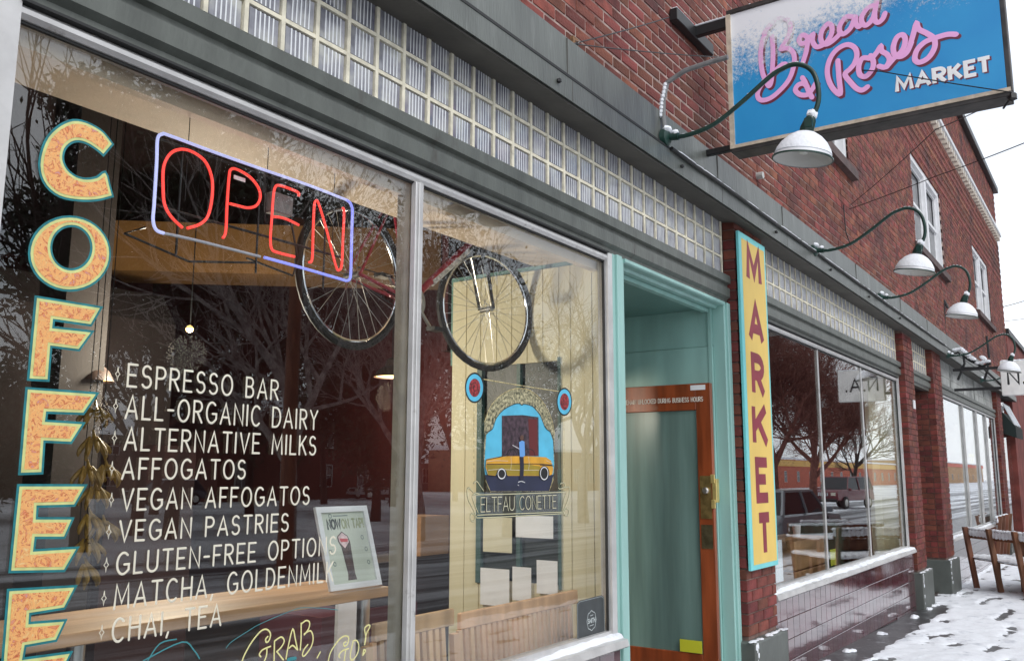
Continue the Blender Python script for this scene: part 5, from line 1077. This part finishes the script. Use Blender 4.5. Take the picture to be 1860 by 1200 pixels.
bs = nA; q = pA + bs * .62 + vA * .05; table((q.x, q.y, -.03), rzA, 'snow-covered wooden table just behind the snowy bench')
q = pA + bs * 2.1 + vA * .95; bench((q.x, q.y, -.03), rzA + math.pi, 'farther snowy bench facing back across the table', .9)
q = PZ(1742, 985, .35); bench((q.x + .1, .0 - .12, -.03), -.02, 'snowy bench standing against the far shop window', 1.6)
q0_, q1_ = mir(PZ(1440, 1050, 0)), mir(PZ(1612, 1040, 0)); d_ = q1_ - q0_; bench((q0_.x, q0_.y, -.04), math.atan2(d_.y, d_.x), 'snowy bench near the kerb, seen mirrored in the right window', min(4.5, d_.length))
# things behind the right window
a = PY(1430, 1000, .4); T = tag(obj('wooden_crate', (lambda m: (m.box(a.x - .1, a.x + 1.0, .3, .75, .76, 1.02), m.box(a.x - .1, a.x + 1.0, .3, .75, .1, .745), m)[2])(MB()), 'oak', bevel=.004), 'brown wooden crate under the paper cup behind the right window', 'crate')
c = PY(1448, 985, .5); mm = Matrix.Translation((c.x, .5, 1.02)); m = MB(); m.lathe([(0, 0), (.032, 0), (.042, .11), (.044, .115), (.040, .115), (.03, .008), (0, .008)], mm, 20); m2 = m
tag(obj('paper_cup', m, 'paper', smooth=True), 'white paper cup standing on the brown wooden crate', 'cup')
a = PY(1512, 1022, .1); m = MB(); m.box(a.x - .05, a.x + .14, .1, .102, .78, .93); tag(obj('yellow_note', m, mat('yellow_note_paper', (.6, .62, .05), .7)), 'small yellow note low behind the right window', 'note')
a = PY(1418, 1035, .03); m = MB(); m.box(a.x - .12, a.x + .06, .03, .032, .80, 1.12); tag(obj('notice_sheet', m, 'paper'), 'white notice sheet in the lower left corner of the right window', 'paper')
a = PY(1545, 1010, .7); m = MB(); m.prism_x([(.7, .3), (.7, 1.0), (.8, 1.05), (1.3, 1.02), (1.3, .3)], a.x - .6, a.x + 1.6)
tag(obj('green_cushion_bench', m, mat('green_cloth', (.02, .09, .06), .85, .3, 12, .2, 40), bevel=.02), 'dark green covered seat behind the right window', 'seat')
# things behind the far window
m = MB(); m.box(16.2, 17.9, .5, .55, .3, 2.6); tag(obj('interior_panel', m, mat('grey_green_panel', (.10, .11, .09), .6)), 'tall grey-green panel inside the far window behind the yellow flowers', 'panel')
a = PY(1768, 835, .35); m = MB()
for k in range(16): m.blob((a.x + R.uniform(-.16, .16), .35 + R.uniform(-.1, .1), a.z + R.uniform(-.08, .1)), .05, 6)
T = thing('flower_pot', 'pot of yellow flowers in the far window', 'flowers'); obj('flowers', m, mat('yellow_petals', (.6, .5, .04), .7), T); m = MB(); m.lathe([(0, 0), (.08, 0), (.12, .2), (.1, .2)], Matrix.Translation((a.x, .35, a.z - .3)), 14); obj('pot', m, 'dark_wood', T)
# ------------------------------------------------------------------ across the street (seen mirrored in the panes)
def grow(rr, base, d0, length, rad, levels, nb, spread, lift=.25, twig=.5):
    tr, br = MB(), MB()
    def seg(p, d, ln, r, lv):
        n = 4 if lv > 1 else 3; P = [p]; dd = d.copy(); q = p
        for i in range(n):
            dd = (dd + Vector((rr.uniform(-1, 1), rr.uniform(-1, 1), rr.uniform(-.6, 1))) * .13 + Vector((0, 0, lift * .12))).normalized(); q = q + dd * ln / n; P.append(q)
        rs = [max(.004, r * (1 - .5 * i / n)) for i in range(n + 1)]
        (tr if lv >= levels else br).tube(P, rs, 7 if lv >= levels - 1 else (4 if lv > 1 else 3), False)
        if lv <= 0: return
        for k in range(nb + (1 if lv == levels else 0)):
            t = rr.uniform(.35, 1) if lv < levels else rr.uniform(.5, 1); j = min(n - 1, int(t * n)); s = P[j].lerp(P[j + 1], t * n - j)
            ax = dd.orthogonal().normalized(); ax = Matrix.Rotation(rr.uniform(0, 6.28), 3, dd) @ ax
            nd = (Matrix.Rotation(rr.uniform(.35, spread), 3, ax) @ dd).normalized(); seg(s, nd, ln * rr.uniform(.55, .8), r * .55, lv - 1)
        seg(P[-1], dd, ln * .75, r * .5, lv - 1)
    seg(Vector(base), Vector(d0), length, rad, levels); return tr, br
def bare_tree(loc, seed, h, rad, lab, bark='bark', levels=5, nb=3, spread=.9, sc=1.0):
    rr = random.Random(seed); T = thing('bare_tree', lab, 'tree', loc, group=None); tr, br = grow(rr, (0, 0, -.2), (0, 0, 1), h, rad, levels, nb, spread)
    obj('trunk', tr, bark, T, smooth=True); obj('crown', br, bark, T); return T
def leafy_tree(loc, seed, cz, rx, rz, n, lab, leaf=.11):
    rr = np.random.RandomState(seed); T = thing('evergreen_tree', lab, 'tree', loc)
    tr, br = grow(random.Random(seed), (0, 0, -.2), (0, 0, 1), cz * .55, .22, 4, 3, .9); obj('trunk', tr, 'bark', T, smooth=True); obj('limbs', br, 'bark', T)
    ncl = 110; cl = rr.normal(size=(ncl, 3)); cl /= np.linalg.norm(cl, axis=1)[:, None]; cl *= (rr.rand(ncl, 1) ** .45) * np.array([rx, rx, rz]); cl[:, 2] += cz
    idx = rr.randint(0, ncl, n); ctr = cl[idx] + rr.normal(size=(n, 3)) * (rx * .13)
    u = rr.normal(size=(n, 3)); u /= np.linalg.norm(u, axis=1)[:, None]; v = np.cross(u, rr.normal(size=(n, 3))); v /= np.linalg.norm(v, axis=1)[:, None]
    s = leaf * (.6 + .8 * rr.rand(n, 1)); vs = np.concatenate([ctr - u * s, ctr + v * s * .4, ctr + u * s, ctr - v * s * .4], 1).reshape(-1, 3)
    me = bpy.data.meshes.new('crown'); me.from_pydata(vs.tolist(), [], np.arange(4 * n).reshape(-1, 4).tolist()); me.materials.append(M['leaf']); obj('crown', me, None, T); return T
def RP(px, py, yr): p = PY(px, py, yr); return Vector((p.x, -yr, p.z))
leafy_tree((RP(175, 600, 18).x, -18, 0), 3, 8.2, 2.1, 4.2, 15000, 'dark evergreen tree reflected behind the COFFEE letters', .12)
leafy_tree((RP(330, 600, 20).x, -20, 0), 5, 9.5, 2.8, 3.6, 15000, 'tall evergreen reflected above the neon sign', .13)
leafy_tree((RP(690, 600, 22).x, -22, 0), 8, 4.6, 2.4, 3.2, 16000, 'bushy dark evergreen reflected beside the window mullion', .13)
leafy_tree((RP(20, 600, 34).x, -34, 0), 9, 3.4, 3.4, 2.6, 12000, 'low evergreen far across the street reflected at the left edge', .15)
for k_, (px_, yr_, hz_, rr_) in enumerate([(300, 34, 10, 5.0), (470, 30, 9.5, 4.4), (600, 38, 12, 5.2), (720, 32, 10.5, 4.6), (830, 36, 12, 5.4), (930, 34, 7.5, 3.4)]):
    leafy_tree((RP(px_, 600, yr_).x, -yr_, 0), 40 + k_, hz_, rr_, hz_ * .72, 8000, ('huge dark conifer far behind the neon sign reflection', 'dark conifer reflected just left of the utility pole', 'wide conifer reflected behind the rear bicycle wheel', 'dark conifer reflected at the window mullion', 'tall conifer reflected left of the front bicycle wheel', 'dark conifer reflected inside the front bicycle wheel', 'broad conifer reflected on the cream boards', 'last conifer reflected at the right edge of the coffee window')[k_], .17)
bare_tree((RP(525, 900, 12).x, -12, 0), 11, 3.6, .20, 'bare tree with a straight trunk reflected below the neon sign', 'bark_light', 5, 3)
bare_tree((RP(760, 900, 14).x, -14, 0), 12, 3.2, .22, 'bare tree reflected around the window mullion', 'bark_light', 5, 3)
bare_tree((RP(925, 900, 13).x, -13, 0), 14, 3.4, .22, 'bare tree whose branches are reflected on the cream boards', 'bark_light', 5, 3)
bare_tree((RP(1060, 900, 15).x, -15, 0), 15, 3.4, .24, 'bare tree reflected at the right end of the coffee window', 'bark_light', 5, 3)
bare_tree((RP(250, 900, 22).x, -22, 0), 17, 3.4, .2, 'thin bare tree reflected behind the menu lettering', 'bark', 5, 3)
bare_tree((34, -8.8, 0), 21, 3.5, .24, 'dense bare street tree reflected at the left of the right window', 'bark_red', 6, 4, 1.15)
bare_tree((42.5, -9.9, 0), 24, 3.4, .22, 'second bare street tree reflected in the right window', 'bark_red', 6, 4, 1.15)
bare_tree((75, -16, 0), 25, 3.0, .2, 'distant bare tree reflected against the sky in the right window', 'bark', 5, 3, .9)
def pole(loc, h, lab, arm=True, r=.14):
    T = thing('utility_pole', lab, 'pole', loc); m = MB(); m.tube([(0, 0, -.2), (0, 0, h)], [r, r * .7], 12); obj('pole', m, 'dark_wood', T, smooth=True)
    if arm: m = MB(); m.box(-1.1, 1.1, -.06, .06, h - 1.0, h - .86); obj('crossarm', m, 'dark_wood', T)
    return T
pole((RP(522, 900, 10).x, -10, -.1), 6.4, 'dark wooden utility pole reflected below the neon sign', False, .15)
pole((RP(1590, 900, 20).x * .62, -9, -.1), 7, 'dark utility pole reflected against the sky in the right window', True)
WF = mat('far_window_frame', (.5, .5, .5), .5)
def house(loc, wx, dy, h, col, lab, roofh=1.6, arch=False, nwin=4, floors=2, roofmat='snow', awn=None, rz=0.0):
    T = thing('house', lab, 'house', loc, rz); wm = mat('house_wall', col, .85, .2, 2)
    m = MB(); m.box(0, wx, -dy, 0, -.4, h); obj('wall', m, wm, T)
    m = MB()
    if roofh: m.add([(-.3, .3, h), (wx + .3, .3, h), (wx + .3, -dy - .3, h), (-.3, -dy - .3, h), (-.3, -dy / 2, h + roofh), (wx + .3, -dy / 2, h + roofh)], [(0, 1, 5, 4), (2, 3, 4, 5), (0, 4, 3), (1, 2, 5), (0, 3, 2, 1)])
    else: m.box(-.1, wx + .1, -dy, .1, h, h + .3)
    obj('roof', m, roofmat, T)
    for f in range(floors):
        for k in range(nwin):
            x = wx * (k + .5) / nwin; z0 = .9 + f * (h / floors); hh = min(1.5, h / floors - 1.2); g = MB()
            g.box(x - .5, x + .5, .0, .03, z0, z0 + hh); Wn = obj('window', g, 'pane_far', T)
            g = MB()
            for a in ((x - .58, x - .5), (x + .5, x + .58), (x - .03, x + .03)): g.box(a[0], a[1], .0, .06, z0 - .05, z0 + hh + .06)
            for zz in (z0 - .08, z0 + hh, z0 + hh * .5): g.box(x - .58, x + .58, .031, .058, zz, zz + .06)
            if arch and f == floors - 1: g.add([(x - .58, .05, z0 + hh + .06)] + [(x + .58 * math.cos(t), .05, z0 + hh + .06 + .5 * math.sin(t)) for t in [math.pi * i / 8 for i in range(9)]], [tuple(range(10))])
            obj('frame', g, WF, Wn)
    if awn: m = MB(); m.box(0, wx, .03, .12, h - 1.0, h - .1); obj('shop_fascia', m, mat('shop_fascia_paint', awn, .5), T)
    return T
def RG(px, py, z=-.1): return mir(PZ(px, py, z))
house((RP(395, 870, 46).x, -46, -.1), 19, 9, 5.6, (.11, .035, .025), 'dark red brick house with arched windows reflected behind the menu', 2.2, True, 5, 2)
house((RP(690, 870, 62).x, -62, -.1), 20, 9, 3.0, (.16, .16, .15), 'low pale house with a snowy roof reflected beside the mullion', 2.4, False, 4, 1)
house((RP(150, 870, 60).x, -60, -.1), 17, 9, 4.6, (.15, .12, .1), 'tan house with snowy roof reflected behind the double F', 2.2, False, 4, 2)
house((RP(20, 870, 70).x - 12, -70, -.1), 14, 9, 3.5, (.1, .09, .08), 'grey house reflected at the far left of the coffee window', 2.0, False, 3, 1)
house((RP(900, 870, 52).x, -52, -.1), 26, 9, 4.4, (.26, .14, .08), 'tan brick shop row reflected behind the painted emblem', 0, False, 7, 1)
house((125, -40, -.1), 90, 10, 4.2, (.50, .13, .08), 'long orange-red shop building reflected low in the right window', 0, False, 14, 1, 'roof_snowy' if False else 'snow', (.75, .42, .08))
house((222, -38, -.1), 120, 10, 5.4, (.48, .30, .17), 'yellow shop building far down the street reflected in the right window', 0, False, 12, 1, 'snow', (.6, .1, .05))
def car(loc, rz, col, lab, suv=False, snowy=True, cat='car'):
    T = thing('parked_car', lab, cat, loc, rz); L_ = 4.5; W_ = .9; h0 = .35; hb = .95 if suv else .82; ht = 1.75 if suv else 1.42
    side = [(-2.2, h0), (-2.25, hb - .15), (-2.15, hb), (-1.1, hb + .06), (2.0, hb + .04), (2.22, hb - .1), (2.22, h0)] if not suv else [(-2.2, h0 + .1), (-2.25, hb - .05), (-2.15, hb + .08), (-1.0, hb + .12), (2.1, hb + .1), (2.2, hb - .1), (2.2, h0 + .1)]
    def loft(prof, ws):
        vs = [(x, s * w_, z) for (x, z), w_ in zip(prof, ws) for s in (-1, 1)]; n = len(prof)
        return vs, [(2 * i, 2 * i + 1, 2 * ((i + 1) % n) + 1, 2 * ((i + 1) % n)) for i in range(n)] + [tuple(2 * i for i in range(n)), tuple(2 * i + 1 for i in range(n - 1, -1, -1))]
    m = MB(); m.add(*loft(side, [.86, .9, .84, .87, .87, .84, .9])); obj('body', m, mat('car_paint', col, .3, coat=.6), T, bevel=.05)
    cab = [(-1.15, hb + .02), (-.45, ht), (1.55, ht + .0), (2.0, hb + .02)] if not suv else [(-1.0, hb + .08), (-.55, ht), (2.0, ht), (2.15, hb + .08)]
    m = MB(); m.add(*loft(cab, [.84, .68, .68, .82])); obj('cabin_windows', m, mat('car_glass', (.02, .025, .03), .08), T, bevel=.03)
    m = MB(); m.add(*loft([(cab[1][0] - .02, ht - .03), (cab[1][0], ht + .03), (cab[2][0], ht + .03), (cab[2][0] + .02, ht - .03)], [.71, .7, .7, .71])); 
    for s in (-1, 1):
        m.tube([(cab[0][0], s * .83, cab[0][1]), (cab[1][0], s * .69, ht)], .04, 6); m.tube([(cab[3][0], s * .82, cab[3][1]), (cab[2][0], s * .69, ht)], .05, 6); m.tube([(.4, s * .85, hb + .05), (.4, s * .69, ht)], .035, 6)
    obj('roof_and_pillars', m, mat('car_paint', col, .3, coat=.6), T)
    for x in (-1.4, 1.38):
        for s in (-1, 1):
            mm = Matrix.Translation((x, s * .84, .34)) @ Matrix.Rotation(math.pi / 2, 4, 'X'); m = MB(); m.lathe([(.0, -.1), (.33, -.1), (.35, 0), (.33, .1), (0, .1)], mm, 20); Wl = obj('wheel', m, 'rubber', T, smooth=True)
            m = MB(); m.lathe([(0, -.12), (.2, -.11), (.2, .11), (0, .12)], mm, 16); obj('rim', m, 'steel', Wl)
    for s in (-1, 1):
        m = MB(); m.obox((-2.22, s * .62, hb - .14), (.03, 0, 0), (0, .14, 0), (0, 0, .08)); obj('headlight', m, mat('headlight_glass', (.75, .72, .6), .2), T, bevel=.01)
        m = MB(); m.obox((-.95, s * .98, hb + .12), (.06, 0, 0), (0, .09, 0), (0, 0, .07)); obj('wing_mirror', m, mat('car_paint', col, .3), T, bevel=.02)
    m = MB()
    for k in range(7): m.box(-2.29, -2.25, -.36 + k * .105, -.30 + k * .105, hb - .24, hb - .04)
    obj('grille', m, 'chrome' if suv else 'black', T); m = MB(); m.box(-2.34, -2.22, -.85, .85, .38, .55); obj('bumper', m, 'black' if suv else mat('car_paint', col, .3), T, bevel=.03)
    if snowy:
        m = MB()
        for i in range(9):
            for j in range(5): m.blob((cab[1][0] + .1 + i * .22, -.56 + j * .28, ht + .03), .2, 8, (1, 1, .3))
        obj('snow_layer', m, 'snow', T, smooth=True)
    return T
q = RG(1440, 1000); car((23.6, -5.3, -.17), math.pi + .05, (.26, .29, .32), 'blue-grey car parked at the kerb, reflected low left in the right window', False, False)
q = RG(1538, 925); car((53.5, -11.3, -.17), .22, (.16, .02, .03), 'dark red boxy off-road car with slotted grille reflected in the right window', True, False)
q = RG(690, 905); car((q.x, q.y, -.15), .3, (.45, .46, .48), 'snow-dusted pale car reflected right of the menu text', False, True)
q = RG(652, 902); car((q.x - 2.5, q.y - 2, -.15), .3, (.06, .06, .07), 'snow-dusted dark car reflected right of the menu text', True, True)
q = RG(300, 915); car((q.x, q.y, -.15), .1, (.04, .05, .07), 'dark car under snow reflected behind the menu lines', False, True)
T = thing('bike_rack', 'black hooped bike rack at the kerb reflected in the right window', 'bike rack', (19.6, -3.1, -.05)); m = MB(); m.tube([(0, 0, 0), (0, 0, .7), (.06, 0, .82), (.2, 0, .86), (.34, 0, .82), (.4, 0, .7), (.4, 0, 0)], .028, 8); obj('hoop', m, 'black', T, smooth=True)
# ------------------------------------------------------------------ pieces that came out of one loop become objects of their own
def split_loose(o, gap):
    me = o.data; n = len(me.vertices); par = list(range(n))
    def fd(i):
        while par[i] != i: par[i] = par[par[i]]; i = par[i]
        return i
    for e in me.edges:
        a, b = fd(e.vertices[0]), fd(e.vertices[1])
        if a != b: par[a] = b
    isl = {}
    for i in range(n): isl.setdefault(fd(i), []).append(i)
    bx = []
    for k, vs in isl.items():
        c = np.array([me.vertices[i].co[:] for i in vs]); bx.append([k, c.min(0) - gap / 2, c.max(0) + gap / 2])
    grp = list(range(len(bx)))
    def fg(i):
        while grp[i] != i: i = grp[i]
        return i
    for i in range(len(bx)):
        for j in range(i):
            if (bx[i][1] <= bx[j][2]).all() and (bx[j][1] <= bx[i][2]).all(): grp[fg(i)] = fg(j)
    gid = {bx[i][0]: fg(i) for i in range(len(bx))}; sets = sorted(set(gid.values()))
    if len(sets) < 2: return
    co = [v.co[:] for v in me.vertices]; sm = len(me.polygons) and me.polygons[0].use_smooth
    for si, g in enumerate(sets):
        fs = [tuple(p.vertices) for p in me.polygons if gid[fd(p.vertices[0])] == g]; used = sorted({i for f in fs for i in f}); mp = {v: k for k, v in enumerate(used)}
        m2 = bpy.data.meshes.new(o.name); m2.from_pydata([co[i] for i in used], [], [tuple(mp[i] for i in f) for f in fs])
        for mt_ in me.materials: m2.materials.append(mt_)
        if sm: m2.polygons.foreach_set('use_smooth', [True] * len(m2.polygons))
        if si == 0: o.data = m2
        else: c = o.copy(); c.data = m2; C.objects.link(c)
for o in list(bpy.data.objects):
    b_ = o.name.split('.')[0]
    if o.type == 'MESH' and b_ in ('menu_lettering', 'menu_diamonds', 'fascia_bolt', 'band_joint', 'corbel_course', 'hanging_wire', 'emblem_tyre', 'emblem_whitewall', 'awning_snow', 'chain', 'cross_rail', 'bracket_snow', 'door_notice_lettering', 'poster_lettering', 'neon_border', 'interior_wall', 'partition_wall', 'rear_wall', 'cable', 'emblem_gold_line', 'emblem_figure_shoes', 'poster_marks', 'end_board', 'apron'):
        split_loose(o, {'menu_lettering': .028, 'door_notice_lettering': .02, 'poster_lettering': .02}.get(b_, .004))
for o in bpy.data.objects:
    if o.type == 'MESH' and o.parent and o.name.split('.')[0] in ('snow_layer', 'snow_cap', 'snow_clump', 'conduit_snow', 'cable_snow', 'bracket_snow'): o['kind'] = 'stuff'
# ------------------------------------------------------------------ put each Empty at the base of its thing
bpy.context.view_layer.update()
for o in list(bpy.data.objects):
    if o.parent is None and o.type == 'EMPTY' and o.location.length < 1e-6 and o is not B:
        lo = Vector((1e9,) * 3); hi = -lo; 
        for ch in o.children_recursive:
            if ch.type == 'MESH':
                for c in ch.bound_box:
                    p = ch.matrix_world @ Vector(c); lo = Vector(map(min, lo, p)); hi = Vector(map(max, hi, p))
        c = Vector(((lo.x + hi.x) / 2, (lo.y + hi.y) / 2, lo.z)); o.location = c
        for ch in o.children: ch.location = ch.location - c
